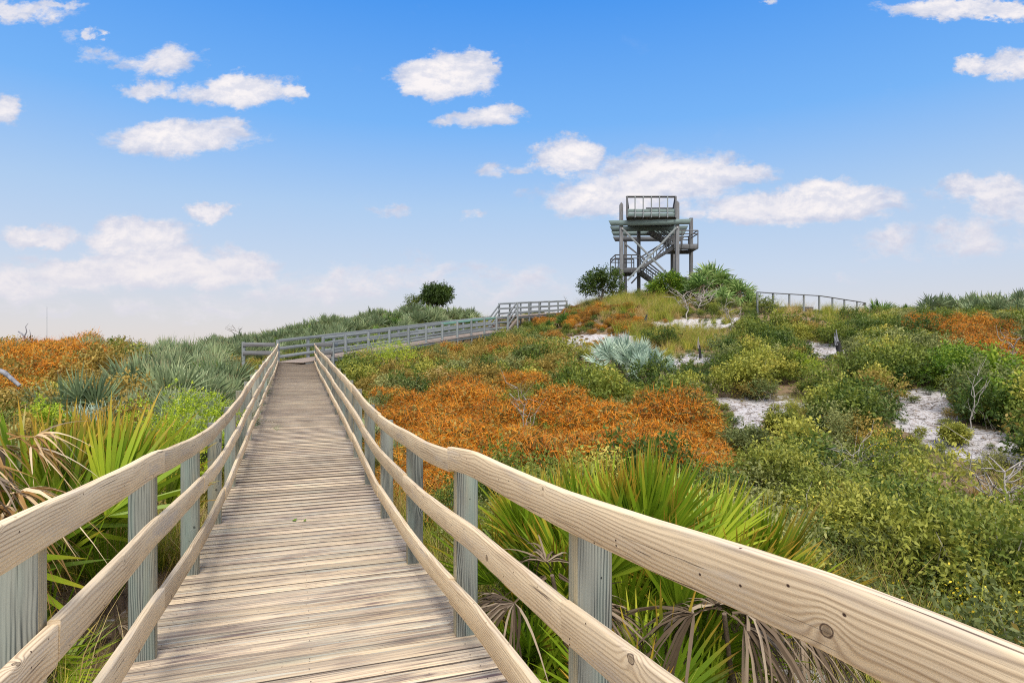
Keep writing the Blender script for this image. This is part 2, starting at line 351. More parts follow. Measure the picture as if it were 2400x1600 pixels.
M['bark'] = bark('grey bark', (.12, .10, .085), (.30, .27, .23), 20)
M['palebark'] = bark('bleached bark', (.20, .18, .165), (.46, .43, .40), 30)
M['char'] = bark('charred wood', (.012, .012, .014), (.05, .05, .055), 12)
M['snag'] = bark('bluish dead wood', (.13, .14, .17), (.34, .35, .39), 14)
M['palmtrunk'] = bark('palm trunk', (.10, .07, .045), (.24, .18, .13), 14)
def metal():
    m, t = mat('grey bolt metal'); b = t.new('ShaderNodeBsdfPrincipled', {'Base Color': (.5, .5, .5), 'Metallic': .7, 'Roughness': .5})
    t.new('ShaderNodeOutputMaterial', {'Surface': b.outputs[0]}); return m
M['metal'] = metal(); M['nail'] = bark('rusty nail', (.05, .035, .03), (.12, .08, .06), 40)

# ------------------------------------------------------------------ terrain
def U(px, v): return (px-1200)/F*v
TP = [(-6,-4,-2.5),(0,-4,-3),(8,-4,-3.2),(-7,0,-2.4),(0,0,-3),(7,0,-3.2),(-6,6,-2.2),(-2.5,6,-2.65),(2,6,-3),(8,6,-3.2),(14,6,-3.2),
 (-14,12,-1.7),(-8,12,-2.2),(-4,12,-2.75),(3,12,-2.9),(8,12,-2.9),(14,12,-2.9),(20,10,-3),
 (-20,19,-1.2),(-12,19,-1.5),(-6.5,19,-2.25),(0,19,-2.35),(8,19,-2.05),(11.4,16,-2.2),(14,19,-1.7),(22,19,-1.6),
 (-25,27,-.8),(-15,27,-.9),(-9,27,-1.5),(0,27,-1.3),(8,27,-.7),(15,27,-.4),(27,27,.0),
 (-25,36,-.7),(-17,36,-.7),(-10.5,34,-1.3),(-5,36,-.6),(5.2,36,.25),(12,36,1.0),(20,36,1.2),(32,36,1.6),
 (15.8,40,2.3),(19,44,2.75),(25,46,2.5),(38,46,2.5),(55,46,2.3),
 (-20,42,-.3),(-15.8,46,.8),(-6.2,51,2.7),(-11,48,1.9),(-4.5,45,.2),(-1,49,.8),(2,52,2.0),(4,56,3.2),(6,47,2.7),(11.7,56,4.7),(10,49,3.9),(20,58,4.1),(30,58,3.2),
 (-30,46,-.6),(-40,40,-1),(-22,56,.3),(-10,62,1.8),(0,64,2.9),(12,66,4.0),(30,68,2.6),(50,64,1.6),(-35,64,-1),(60,20,-1),(-40,12,-2)]
TP = np.array(TP, float)
def tps_fit(P):
    n = len(P); X = P[:, :2]; d = np.linalg.norm(X[:, None]-X[None], axis=2)
    K = np.where(d > 0, d*d*np.log(d+1e-9), 0) + np.eye(n)*2.0
    A = np.zeros((n+3, n+3)); A[:n, :n] = K; Q = np.c_[np.ones(n), X]; A[:n, n:] = Q; A[n:, :n] = Q.T
    b = np.r_[P[:, 2], 0, 0, 0]; return np.linalg.solve(A, b)
TW = tps_fit(TP)
def sstep(x, a, b): t_ = np.clip((x-a)/(b-a), 0, 1); return t_*t_*(3-2*t_)
# boardwalk frame: X across, Y along
TH = math.atan((1200-690)/F); cT, sT = math.cos(TH), math.sin(TH)
def bw(X, Y, h): return np.array((X*cT-Y*sT, X*sT+Y*cT, EYE-h))      # h = below eye
def bwxy(u, v): return u*cT+v*sT, -u*sT+v*cT
RY = [-3, .92, 1.3, 1.78, 2.45, 3.15, 3.7, 4.3, 5.1, 6.5, 8.06, 9.7, 11.2, 16.8, 21, 25.8, 29, 32.8]
RH = [.34, .42, .437, .482, .529, .558, .575, .633, .690, .735, .749, .69, .588, .367, .18, .03, -.13, -.36]
def rail_h(Y, sgn=0): return np.interp(Y+(.34 if sgn > 0 else -.28 if sgn < 0 else 0), RY, RH)
def deck_h(Y): return np.interp(Y, RY, RH) + np.interp(Y, [0, 15, 25, 33], [1.22, 1.24, 1.14, .94])
# grey walkway: far edge A + t*W, near edge offset N
WA = np.array((-11.7, 31.0)); WD = np.array((.48, .88)); WD = WD/np.linalg.norm(WD); WN = np.array((WD[1], -WD[0])); WW = 1.64
WT = [0, 8.0, 13.9, 20.7, 22.3, 32, 34]; WZ = [.575, 1.40, 2.05, 2.72, 3.90, 4.75, 4.9]
def wrail(t_): return np.interp(t_, WT, WZ)
def wdeck(t_): return wrail(t_) - 1.12
def ground_rel(u, v):
    u = np.asarray(u, float); v = np.asarray(v, float); X = TP[:, :2]
    uu = np.clip(u, -42, 62); vv = np.clip(v, -5, 70)
    d2 = (uu[..., None]-X[:, 0])**2+(vv[..., None]-X[:, 1])**2
    z = (TW[:len(X)]*np.where(d2 > 0, .5*d2*np.log(d2+1e-9), 0)).sum(-1)+TW[-3]+TW[-2]*uu+TW[-1]*vv
    far = np.maximum.reduce([sstep(v, 66, 110), sstep(-u, 40, 90), sstep(u, 60, 120), sstep(-v, 5, 40)])
    z = z*(1-far)+(-6.0)*far
    z += .10*np.sin(u*1.3+1.7*np.sin(v*.55))*np.sin(v*.9+u*.3)*(1-far)
    bx, by = bwxy(u, v)
    inb = sstep(-np.abs(bx-.09), -2.6, -1.3)*((by > -4) & (by < 34.5))
    z = z*(1-inb)+np.minimum(z, -deck_h(by)-.45)*inb
    q0 = (u-WA[0]); q1 = (v-WA[1]); tt = q0*WD[0]+q1*WD[1]; ss = q0*WN[0]+q1*WN[1]
    inw = sstep(-np.abs(ss-WW/2), -2.0, -1.0)*((tt > -1) & (tt < 34))
    z = z*(1-inw)+np.minimum(z, wdeck(tt)-.35)*inw
    return z
def gz(u, v): return float(ground_rel(np.array([u]), np.array([v]))[0])+EYE

# image zones (photo columns and rows, display scale 2352) used to read where bare sand and each plant kind lie
K = 2400/2352
def poly(*p): return [(x*K, y*K) for x, y in p]
SANDS = [poly((1285,778),(1340,768),(1470,768),(1445,800),(1380,815),(1320,808)), poly((1490,742),(1560,734),(1700,730),(1680,750),(1600,762),(1520,758)),
 poly((1500,812),(1640,812),(1650,832),(1540,840),(1490,828)), poly((1620,912),(1700,915),(1890,926),(1850,946),(1760,950),(1735,1005),(1690,990),(1685,945)),
 poly((2045,892),(2190,892),(2210,980),(2330,995),(2352,1060),(2230,1062),(2120,1020),(2055,975)), poly((1845,782),(1950,796),(1945,826),(1865,818)),
 poly((1780,1470),(1900,1490),(2100,1640),(1900,1650),(1800,1600)), poly((2330,1050),(2352,1060),(2352,1085),(2325,1075)), poly((1130,1350),(1230,1400),(1280,1640),(1160,1640))]
DOD = [(poly((870,915),(960,890),(1200,893),(1330,918),(1480,920),(1660,955),(1720,1030),(1660,1085),(1420,1090),(1250,1095),(1080,1080),(950,1050),(880,990)), .80),
 (poly((1255,705),(1330,685),(1480,690),(1540,735),(1440,770),(1290,778),(1225,755)), .72), (poly((2070,728),(2352,750),(2400,870),(2290,845),(2170,795),(2090,765)), 1.0),
 (poly((0,795),(130,780),(250,785),(220,830),(120,870),(0,895)), 1.0), (poly((780,800),(950,775),(1130,780),(1270,850),(1300,880),(1150,905),(880,940),(820,840)), .30),
 (poly((1480,1060),(1730,1020),(1760,1060),(1650,1090)), .3), (poly((480,930),(620,960),(600,1020),(400,1020)), .3), (poly((900,980),(1100,1060),(1080,1300),(960,1250)), .5)]
GRS = [poly((1290,680),(1560,680),(1560,735),(1500,745),(1430,720),(1290,700)), poly((1850,1290),(2000,1300),(2352,1480),(2352,1700),(1800,1700)), poly((1500,745),(1700,765),(1560,790),(1460,790)),
 poly((930,1180),(1100,1300),(1250,1700),(1000,1500)), poly((80,1180),(480,1100),(450,1300),(60,1700))]
def inpoly(px, py, P):
    c = np.zeros(px.shape, bool); n = len(P); j = n-1
    for i in range(n):
        xi, yi = P[i]; xj, yj = P[j]
        c ^= ((yi > py) != (yj > py)) & (px < (xj-xi)*(py-yi)/((yj-yi) or 1e-9)+xi); j = i
    return c
def proj(u, v, zr): vv = np.maximum(v, .3); return 1200+F*u/vv, HOR-F*zr/vv

def build_ground():
    a = np.sinh(np.linspace(-6.2, 6.2, 301))*8+8; b = np.sinh(np.linspace(-3.6, 5.9, 330))*9+22
    # finer grid where the slope is seen
    a = np.unique(np.concatenate([a, np.arange(-30, 45, .45)])); b = np.unique(np.concatenate([b, np.arange(-3, 66, .45)]))
    UU, VV = np.meshgrid(a, b); Z = ground_rel(UU, VV)+EYE
    ny, nx = UU.shape; V = np.stack([UU, VV, Z], -1).reshape(-1, 3)
    idx = np.arange(nx*ny).reshape(ny, nx)
    Fc = np.stack([idx[:-1, :-1], idx[:-1, 1:], idx[1:, 1:], idx[1:, :-1]], -1).reshape(-1, 4)
    px, py = proj(UU, VV, Z-EYE); sand = np.zeros(UU.shape)
    for P in SANDS: sand = np.maximum(sand, inpoly(px, py, P)*1.0)
    sand = sand*(VV > 1)
    mb = MB(); tn = np.stack([sand.ravel(), 0*sand.ravel(), 0*sand.ravel()], 1)
    mb.add(V, Fc, np.zeros((len(Fc)*4, 2)), tn)
    m, t = mat('sand and leaf litter')
    gp = t.new('ShaderNodeNewGeometry').outputs['Position']
    at = t.new('ShaderNodeAttribute', attribute_name='tint'); s_ = t.sep(at.outputs['Vector'])[0]
    n1 = t.noise(gp, 1.1, 5, .65); n2 = t.noise(gp, 14, 5, .7); n3 = t.noise(gp, 60, 3, .6)
    sandc = t.mix(n2, (.50, .50, .53), (.70, .69, .71)); sandc = t.mix(t.step(n3, .53, .63, 0, .7), sandc, (.26, .22, .20)); sandc = t.mix(t.step(t.noise(gp, 7, 5, .7), .5, .66, 0, .75), sandc, (.24, .17, .12))
    lit = t.mix(n2, (.13, .085, .05), (.30, .20, .11)); lit = t.mix(t.step(n3, .5, .65), lit, (.42, .34, .24))
    lit = t.mix(t.step(n1, .5, .62, 0, .5), lit, (.10, .12, .04))
    n4 = t.noise(gp, 3.2, 4, .6)
    f = t.m('ADD', t.m('MULTIPLY', s_, .8), t.m('ADD', t.m('MULTIPLY', t.m('SUBTRACT', n1, .5), 1.3), t.m('MULTIPLY', t.m('SUBTRACT', n4, .5), 1.6)))
    f = t.m('ADD', f, t.m('MULTIPLY', t.m('SUBTRACT', n2, .5), .9))
    col = t.mix(t.step(f, .25, .5), lit, sandc)
    # far flats: dull green grey
    fy = t.v('LENGTH', t.v('MULTIPLY', gp, (1, 1, 0)))
    col = t.mix(t.step(fy, 90, 200), col, (.16, .20, .19))
    bp = t.new('ShaderNodeBump', {'Height': t.m('ADD', n2, t.m('MULTIPLY', n3, .4)), 'Strength': .7, 'Distance': .06})
    b_ = t.new('ShaderNodeBsdfPrincipled', {'Base Color': col, 'Roughness': .95, 'Normal': bp.outputs[0]}); b_.inputs['Specular IOR Level'].default_value = .1
    t.new('ShaderNodeOutputMaterial', {'Surface': b_.outputs[0]})
    o = mb.obj('ground', m, smooth=True); tag(o, kind='structure')
build_ground()

# ------------------------------------------------------------------ boardwalk
RX, LX = .97, -.79                        # inner faces of the posts
RPY = [2.05+1.79*k for k in range(-2, 18)]; LPY = [2.43+1.79*k for k in range(-2, 18)]
RPY = [y for y in RPY if y < 31.6]+[32.5]; LPY = [y for y in LPY if y < 32]+[33.1]
def build_boardwalk():
    t_ = thing('boardwalk', tuple(bw(.09, 3, deck_h(3))), 'long straight wooden boardwalk with worn tan planks and cream rails in the foreground', 'boardwalk')
    mb = MB(); y = -2.2; ax = np.array((cT, sT, 0.0)); al = np.array((-sT, cT, 0.0))
    while y < 34.4:
        wd = .139+random.uniform(-.002, .002); h = float(deck_h(y)); jz = random.uniform(-.0022, .0022); rot = random.uniform(-.004, .004)
        # past the corner the boards stop at the oblique far edge
        x0, x1 = -.955+random.uniform(-.012, .012), 1.135+random.uniform(-.012, .012)
        if y > 32.2:
            def lim(yy):   # X where the far walkway edge line crosses
                p = bw(0, yy, 0)[:2]; a_ = (p-WA)@WN; b_ = np.array((cT, sT))@WN; return -a_/b_
            x0 = max(x0, lim(y)+.05)
        if x1-x0 > .1:
            c0 = bw(x0, y-rot, h-jz); c1 = bw(x1, y+rot, h-jz)
            n = 5; tt = np.linspace(0, 1, n)[:, None]; path = c0+(c1-c0)*tt; path[:, 2] += -.019+np.array([random.uniform(-.0012, .0012) for _ in range(n)])
            w2 = wd/2; cs = [(-w2, -.019), (w2, -.019), (w2, .010), (w2-.007, .019), (-w2+.007, .019), (-w2, .010)]
            sweep(mb, path, cs)
        y += .1515
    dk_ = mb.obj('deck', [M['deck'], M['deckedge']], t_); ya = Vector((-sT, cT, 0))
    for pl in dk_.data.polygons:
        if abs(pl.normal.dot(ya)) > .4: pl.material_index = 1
    mb = MB(); g = np.random.default_rng(4)
    for yy in np.arange(-2.1, 32.5, .1515):
        for X in (-.80, .09, .98):
            for o in (-.035, .035):
                p = bw(X+g.normal()*.008, yy+o+.0, float(deck_h(yy))-.0032); q = .0042; a_ = np.array([(math.cos(t2)*q, math.sin(t2)*q, 0) for t2 in np.arange(6)*1.047])
                mb.add(p+a_, [tuple(range(6))], np.zeros((6, 2)), (.5, .5, .5))
    nl = mb.obj('nail_heads', M['nail'], t_); nl['kind'] = 'stuff'
    # stringers and kerb under the planks
    for X in (-.80, .09, .98):
        mb = MB(); ys = np.linspace(-2.2, 32.6, 30); bar_p = [bw(X, yy, deck_h(yy)+.04+.10) for yy in ys]
        sweep(mb, bar_p, rect(.045, .19)); mb.obj('stringer', M['post'], t_)
    def rails(X, posts, sgn, rails_spec):
        for py in posts:
            mb = MB(); h = float(rail_h(py, sgn))+.065; cx = X+sgn*.07
            p = bw(cx, py+.045, 0); g = gz(p[0], p[1])
            lean = random.uniform(-.006, .006)
            sweep(mb, [(p[0], p[1], g-.3), (p[0]+lean, p[1], EYE-h-.012-random.uniform(0, .02))], rect(.14, .092, .007), side=(cT, sT, 0))
            ob = mb.obj('post', [M['post'], M['postside']], t_)
            for pl in ob.data.polygons:
                if pl.normal.dot(Vector((-sgn*cT, -sgn*sT, 0))) > .9: pl.material_index = 1
        for name, top, st in rails_spec:
            k = st
            while k < len(posts)-1:
                k0, k1 = max(k, 0), min(k+2, len(posts)-1); y0, y1 = posts[k0]+.045, posts[k1]+.045
                if k1 == len(posts)-1: y1 += .05
                mb = MB(); n = 19; ys = np.linspace(y0+.003, y1-.003, n); s_ = np.linspace(0, 1, n)
                off = random.uniform(-.007, .007); tw = random.uniform(-.007, .007); wob = random.uniform(0, 6.28); bow = random.uniform(.001, .007)
                path = []
                for yy, ss in zip(ys, s_):
                    hh = float(rail_h(yy, sgn))
                    z = hh+top+.07 - off - tw*(ss-.5) - bow*math.sin(math.pi*ss) - .005*math.sin(ss*9+wob)
                    lat = sgn*(-.0195)+.005*math.sin(ss*5+wob)
                    path.append(bw(X+lat-sgn*.002, yy, z))
                path = np.array(path); hgt = .14+random.uniform(-.003, .003)
                w2, h2 = .0195, hgt/2
                cs = [(-w2+.004, -h2), (w2-.004, -h2), (w2, -h2+.004), (w2, h2-.006), (w2-.002, h2-.002), (w2-.006, h2), (-w2+.006, h2), (-w2+.002, h2-.002), (-w2, h2-.006), (-w2, -h2+.004)]
                sweep(mb, path, cs); mb.obj(name, M['rail'], t_)
                k += 2
    rails(RX, RPY, 1, [('top_rail', 0, -1), ('middle_rail', .40, 0), ('bottom_rail', .84, -1)])
    rails(LX, LPY, -1, [('top_rail', 0, -1), ('middle_rail', .40, 0), ('bottom_rail', .84, -1)])
    return t_
build_boardwalk()
def wpt(t_, s_, z): p = WA+WD*t_+WN*s_; return (p[0], p[1], EYE+z)
def build_walkway():
    w = thing('walkway', wpt(10, .8, float(wdeck(10))), 'silver grey railed walkway with steps climbing the dune towards the tower', 'walkway')
    mb = MB(); t_ = .0; up_ = False
    while t_ < 33:
        if t_ > 22 and not up_: mb.obj('deck', M['greydeck'], w); mb = MB(); up_ = True
        if not 20.7 < t_ < 22.4:
            z = float(wdeck(t_)); x1 = WW+.12
            sweep(mb, [wpt(t_, -.14, z-.02), wpt(t_, x1, z-.02)], rect(.138, .038, .004))
        t_ += .146
    mb.obj('deck', M['greydeck'], w)
    mb = MB()
    for i in range(7):
        f = (i+.5)/7; z0 = float(wdeck(20.7)); z1 = float(wdeck(22.35)); tt = 20.7+1.65*f
        sweep(mb, [wpt(tt, 0, z0+(z1-z0)*(i+.8)/7-.02), wpt(tt, WW, z0+(z1-z0)*(i+.8)/7-.02)], rect(.26, .038))
    for s_ in (0, WW): sweep(mb, [wpt(20.6, s_, z0-.12), wpt(22.45, s_, z1-.16)], rect(.05, .24))
    mb.obj('steps', M['greydeck'], w)
    for s_ in (-.06, WW+.06):
        for a, b in ((0.2, 20.6), (22.4, 33)):
            mb = MB(); sweep(mb, [wpt(q, s_, float(wdeck(q))-.13) for q in np.linspace(a, b, 12)], rect(.05, .19)); mb.obj('fascia', M['greywood'], w)
    far = [0.04]+[2.0+1.87*k for k in range(10)]+[20.7, 22.3]+[24.1+1.95*k for k in range(5)]
    near = [1.4]+[3.0+1.77*k for k in range(11)]+[22.3]+[24.3+1.95*k for k in range(5)]
    for s_, ts in ((0, far), (WW, near)):
        for q in ts:
            p = wpt(q, s_+(-.03 if s_ == 0 else .03), 0); g = gz(p[0], p[1]); mb = MB()
            post(mb, p[0], p[1], min(g-.2, EYE+float(wdeck(q))-.4), EYE+float(wrail(q))-.02, .12, .12, axis=(*WD, 0)); mb.obj('post', M['greywood'], w)
        qs = [x for x in ts]
        brk = [qs[0]]+[q for q in qs[1:-1] if abs(q-20.7) < .06 or abs(q-22.3) < .06]+[qs[-1]]
        for name, dz in (('top_rail', 0), ('middle_rail', .40), ('bottom_rail', .80)):
            a = qs[0]
            while a < qs[-1]-.1:
                b = min([q for q in qs+[20.7, 22.3] if q > a+.1 and (q >= a+3.2 or abs(q-20.7) < .06 or abs(q-22.3) < .06)] or [qs[-1]])
                mb = MB(); o = (.05 if s_ == 0 else -.05); pts = [wpt(q, s_+o, float(wrail(q))-.07-dz+random.uniform(-.012, .012)) for q in np.linspace(a, b, 4)]
                sweep(mb, pts, rect(.04, .15))
                green = name == 'top_rail' and s_ == WW and 11 < a < 15.5
                if green: ob = mb.obj(name, M['greenrail'], w); ob['label'] = 'green tinted rail board'
                else: mb.obj(name, M['greywood'], w)
                a = b
    # stair handrails
build_walkway()
def build_landing():
    # short grey rails either side of the far end of the boardwalk
    for pa, pb, nm, lb in (((569, 29.2), (645, 29.6), 0, 'short grey landing rail left of the far end of the boardwalk'), ((738, 29.6), (779, 29.6), 1, 'short grey landing rail right of the far end of the boardwalk')):
        (x0, v0), (x1, v1) = pa, pb; p = (U(x0, v0), v0); q = (U(x1, v1), v1)
        o = thing('landing_rail', (p[0], p[1], gz(*p)), lb, 'railing', 'landing rails')
        for dz, nm2 in ((.40-.11, 'top_rail'), (-.10, 'bottom_rail')):
            mb = MB(); sweep(mb, [(p[0], p[1], EYE+dz), (q[0], q[1], EYE+dz)], rect(.04, .20)); mb.obj(nm2, M['tower'], o)
        ends = [p, ((p[0]+q[0])/2, (p[1]+q[1])/2)] if nm == 0 else [q]
        if nm == 0: ends = [p]
        for e in ends:
            mb = MB(); post(mb, e[0], e[1]+.08, gz(*e)-.3, EYE+.42, .14, .10); mb.obj('post', M['greywood'], o)
        mb = MB(); sx = p if nm == 0 else q
        sweep(mb, [(sx[0], sx[1]+.1, EYE+.29), (sx[0]-.6*sT*1.2-.05, sx[1]+1.9, EYE+.33)], rect(.04, .20)); mb.obj('return_rail', M['greywood'], o)
build_landing()

# ------------------------------------------------------------------ observation tower
def tz(zx, zy, v):
    """zoom sheet coordinates of the tower (6.03 per photo pixel) at depth v"""
    px = 1400+zx/6.03; py = 440+zy/6.03; return np.array((U(px, v), v, EYE+(HOR-py)/F*v))
def build_tower():
    T0 = 55.0
    def fv(zx): return T0+(1130-zx)/1170*.7            # front plane
    base = tz(735, 1480, T0+3); base[2] = gz(base[0], base[1])
    w = thing('observation_tower', tuple(base), 'tall grey timber observation tower with zigzag stairs on top of the dune', 'tower')
    TM, TB = M['tower'], M['towerblue']
    zoff = lambda p, dx=0, dy=0, dz=0: np.array(p)+np.array((dx, dy, dz))
    def P_(zx, zy, dv=0.0): return tz(zx, zy, fv(zx)+dv)
    def B_(name, p, q, ww, hh, m=TM, n=2, sag=0): mb = MB(); bar(mb, p, q, ww, hh, n=n, sag=sag); return mb.obj(name, m, w)
    def leg(zx, ztop, dv, wd=.30, point=.22, name='leg'):
        p = P_(zx, 1300, dv); q = P_(zx, ztop, dv); mb = MB()
        post(mb, p[0], p[1], gz(p[0], p[1])-.3, q[2], wd, wd, point=point); mb.obj(name, TM, w); return p
    leg(338, 205, 0); leg(1130, 185, 0)
    leg(395, 560, 7.6, .30, 0); leg(1078, 560, 7.6, .30, 0)
    leg(585, 600, 4.2, .30, 0, 'stair_post'); leg(1325, 430, 4.0, .30, 0, 'stair_post'); leg(1052, 850, 4.2, .2, 0, 'stair_post')
    leg(355, 1350, 1.2, .28, 0, 'stair_post'); 
    # cantilevered pairs of beams with slanted ends
    def beam(zx0, zx1, zt0, zt1, zb, dv, m=TB, sl=35):
        a0, a1 = P_(zx0, zt0, dv), P_(zx1, zt1, dv); b0, b1 = P_(zx0+sl, zt0+(zb-zt0), dv), P_(zx1-sl, zt1+(zb-zt0), dv)
        mb = MB(); d = np.array((0, .045, 0)); V = [a0-d, a1-d, b1-d, b0-d, a0+d, a1+d, b1+d, b0+d]
        Fc = [(0, 3, 2, 1), (4, 5, 6, 7), (0, 1, 5, 4), (1, 2, 6, 5), (2, 3, 7, 6), (3, 0, 4, 7)]
        L = np.linalg.norm(a1-a0); uv = []
        for f in Fc:
            for i in f: uv.append((V[i][0]+dv, V[i][2]+V[i][1]))
        mb.add(V, Fc, uv, (random.random(), .5, .5)); mb.obj('beam', m, w)
    beam(160, 1330, 465, 441, 541, -.20); beam(160+6, 1322, 466, 442, 541, .22, TM)
    beam(178, 1285, 548, 537, 618, 2.7); beam(195, 1255, 612, 606, 680, 5.0); beam(218, 1232, 693, 690, 758, 7.9); beam(224, 1226, 694, 691, 758, 7.45, TM)
    # platform: joists and planks; its sides run along the tower's own depth axis
    zf = P_(735, 440, 0)[2]                         # underside of the floor
    xl, xr = P_(392, 440, 0)[0], P_(1088, 440, 0)[0]; SK = U(1517, T0)/T0; DP = 4.1
    yf = T0-.36; yb = T0+DP; sx = lambda x, y: x+(y-yf)*SK
    mb = MB(); y = T0-.35
    while y < yb+.1: sweep(mb, [(sx(xl, y)-.05, y, zf+.07), (sx(xr, y)+.1, y, zf+.07)], rect(.14, .04)); y += .146
    mb.obj('platform_deck', TM, w)
    for i in range(7):
        mb = MB(); x = xl+(xr-xl)*i/6; sweep(mb, [(x, yf+.05, zf-.02), (sx(x, yb), yb, zf-.02)], rect(.05, .14)); mb.obj('joist', TM, w)
    zs = P_(735, 322, 0)[2]; z1 = P_(735, 372, 0)[2]; cn = [(xl, yf), (xr, yf), (sx(xr, yb), yb), (sx(xl, yb), yb)]
    for k, (za, zb_, m) in enumerate(((zf+.10, z1-.02, TB), (z1+.03, zs, TB))):
        h = zb_-za
        for a, b in ((0, 1), (0, 3), (1, 2), (3, 2)):
            mb = MB(); o = np.array((0, .03*k)); sweep(mb, [(*(cn[a]+o), za+h/2), (*(cn[b]+o), za+h/2)], rect(.04, h)); mb.obj('skirt_board', m, w)
    zt = P_(735, 140, 0)[2]
    fr = P_(670, 300, 4.4)
    for a, b in ((cn[0], cn[1]), (cn[0], cn[3]), (cn[1], cn[2]), ((fr[0], yb), cn[2])):
        mb = MB(); sweep(mb, [(*a, zt-.03), (*b, zt-.03)], rect(.15, .05)); mb.obj('top_rail', TM, w)
        mb = MB(); sweep(mb, [(*a, zt-.12), (*b, zt-.12)], rect(.04, .10)); mb.obj('top_rail', TM, w)
    for i in range(7):
        f = i/6; wd = .13 if i in (0, 6) else .085
        mb = MB(); post(mb, xl+(xr-xl)*f, yf-.10, zf-.02, zt-.05, wd, wd); mb.obj('baluster', TM if i in (0, 6) else M['greywood'], w)
    for f in (.5, 1):
        for x in (xl, xr):
            y = yf+(yb-yf)*f; mb = MB(); post(mb, sx(x, y), y, zf, zt-.05, .09, .09); mb.obj('baluster', TM, w)
    # cross braces, front and back
    B_('brace', P_(352, 575, -.2), P_(1075, 1305, -.2), .06, .17, M['greywood']); B_('brace', P_(1118, 560, -.28), P_(425, 1310, -.28), .06, .17, M['greywood'])
    B_('brace', P_(400, 800, 7.4), P_(1060, 1330, 7.4), .06, .15); B_('brace', P_(1060, 720, 7.5), P_(480, 1350, 7.5), .06, .15)
    # bolts at the brace heads
    for zx, zy in ((350, 577), (1130, 562)):
        p = P_(zx, zy, -.16); mb = MB(); bar(mb, p, p+np.array((0, -.10, 0)), .11, .11, c=.03); mb.obj('bolt', M['metal'], w)
    # stairs: flights between landings, seen from the side
    def flight(a, b, dv, steps, rail=True):
        pa, pb = P_(*a, dv), P_(*b, dv)
        for o in (0, 1.1):
            mb = MB(); bar(mb, pa+(0, o, 0), pb+(0, o, 0), .05, .30); mb.obj('stringer', TM, w)
        for i in range(steps):
            f = (i+.5)/steps; c = pa+(pb-pa)*f; mb = MB(); sweep(mb, [c+(0, .03, .02), c+(0, 1.07, .02)], rect(.27, .04)); mb.obj('stair_tread', M['greywood'], w)
        if rail:
            for o in (-.05, 1.15):
                B_('handrail', pa+(0, o, 1.0), pb+(0, o, 1.0), .05, .11); B_('handrail', pa+(0, o, .72), pb+(0, o, .72), .04, .07)
                for i in range(5):
                    f = (i+.3)/4.8; c = pa+(pb-pa)*f+(0, o, 0); mb = MB(); post(mb, c[0], c[1], c[2]-.1, c[2]+1.0, .06, .06); mb.obj('rail_post', M['greywood'], w)
    flight((620, 1130), (1070, 850), 1.6, 9); flight((1060, 800), (740, 600), 3.2, 7); flight((900, 1390), (600, 1175), 3.0, 6)
    def landing(zx0, zx1, zt_, zb_, zr, dv, dep):
        a, b = P_(zx0, zt_, dv), P_(zx1, zt_, dv); zl = a[2]; zr_ = P_(zx0, zr, dv)[2]; th = a[2]-P_(zx0, zb_, dv)[2]
        mb = MB(); y = a[1]
        while y < a[1]+dep: sweep(mb, [(a[0], y, zl-.02), (b[0], y, zl-.02)], rect(.14, .04)); y += .146
        mb.obj('landing', TM, w)
        for yy in (a[1]-.09, a[1]+dep+.04):
            mb = MB(); sweep(mb, [(a[0]-.03, yy, zl-.04-th/2), (b[0]+.03, yy, zl-.04-th/2)], rect(.05, th)); mb.obj('landing_beam', TM, w)
            for zz, hh in ((zr_, .11), (zr_-.30, .09)):
                mb = MB(); sweep(mb, [(a[0], yy, zz), (b[0], yy, zz)], rect(.05, hh)); mb.obj('landing_rail', TM, w)
            for i in range(4):
                x = a[0]+(b[0]-a[0])*i/3; mb = MB(); post(mb, x, yy-.05, zl-th, zr_, .09, .07); mb.obj('rail_post', TM, w)
        ex = a[0] if zx0 < 700 else b[0]
        for zz in (zr_, zr_-.30):
            mb = MB(); sweep(mb, [(ex, a[1]-.1, zz), (ex, a[1]+dep+.05, zz)], rect(.05, .10)); mb.obj('landing_rail', TM, w)
        mb = MB(); sweep(mb, [(ex, a[1]-.1, zl-.04-th/2), (ex, a[1]+dep, zl-.04-th/2)], rect(.05, th)); mb.obj('landing_beam', TM, w)
    landing(250, 600, 1130, 1195, 952, 1.6, 2.6); landing(1080, 1425, 795, 860, 607, 1.6, 2.9)
    # rail of the stair foot seen at lower right
    for zz in (1268, 1300): B_('foot_rail', P_(1140, zz, 3), P_(1390, zz+6, 3), .05, .10, M['greywood'])
    for zx in (1262, 1375):
        p = P_(zx, 1268, 3); mb = MB(); post(mb, p[0], p[1], gz(p[0], p[1])-.2, p[2], .09, .09); mb.obj('rail_post', M['greywood'], w)
build_tower()
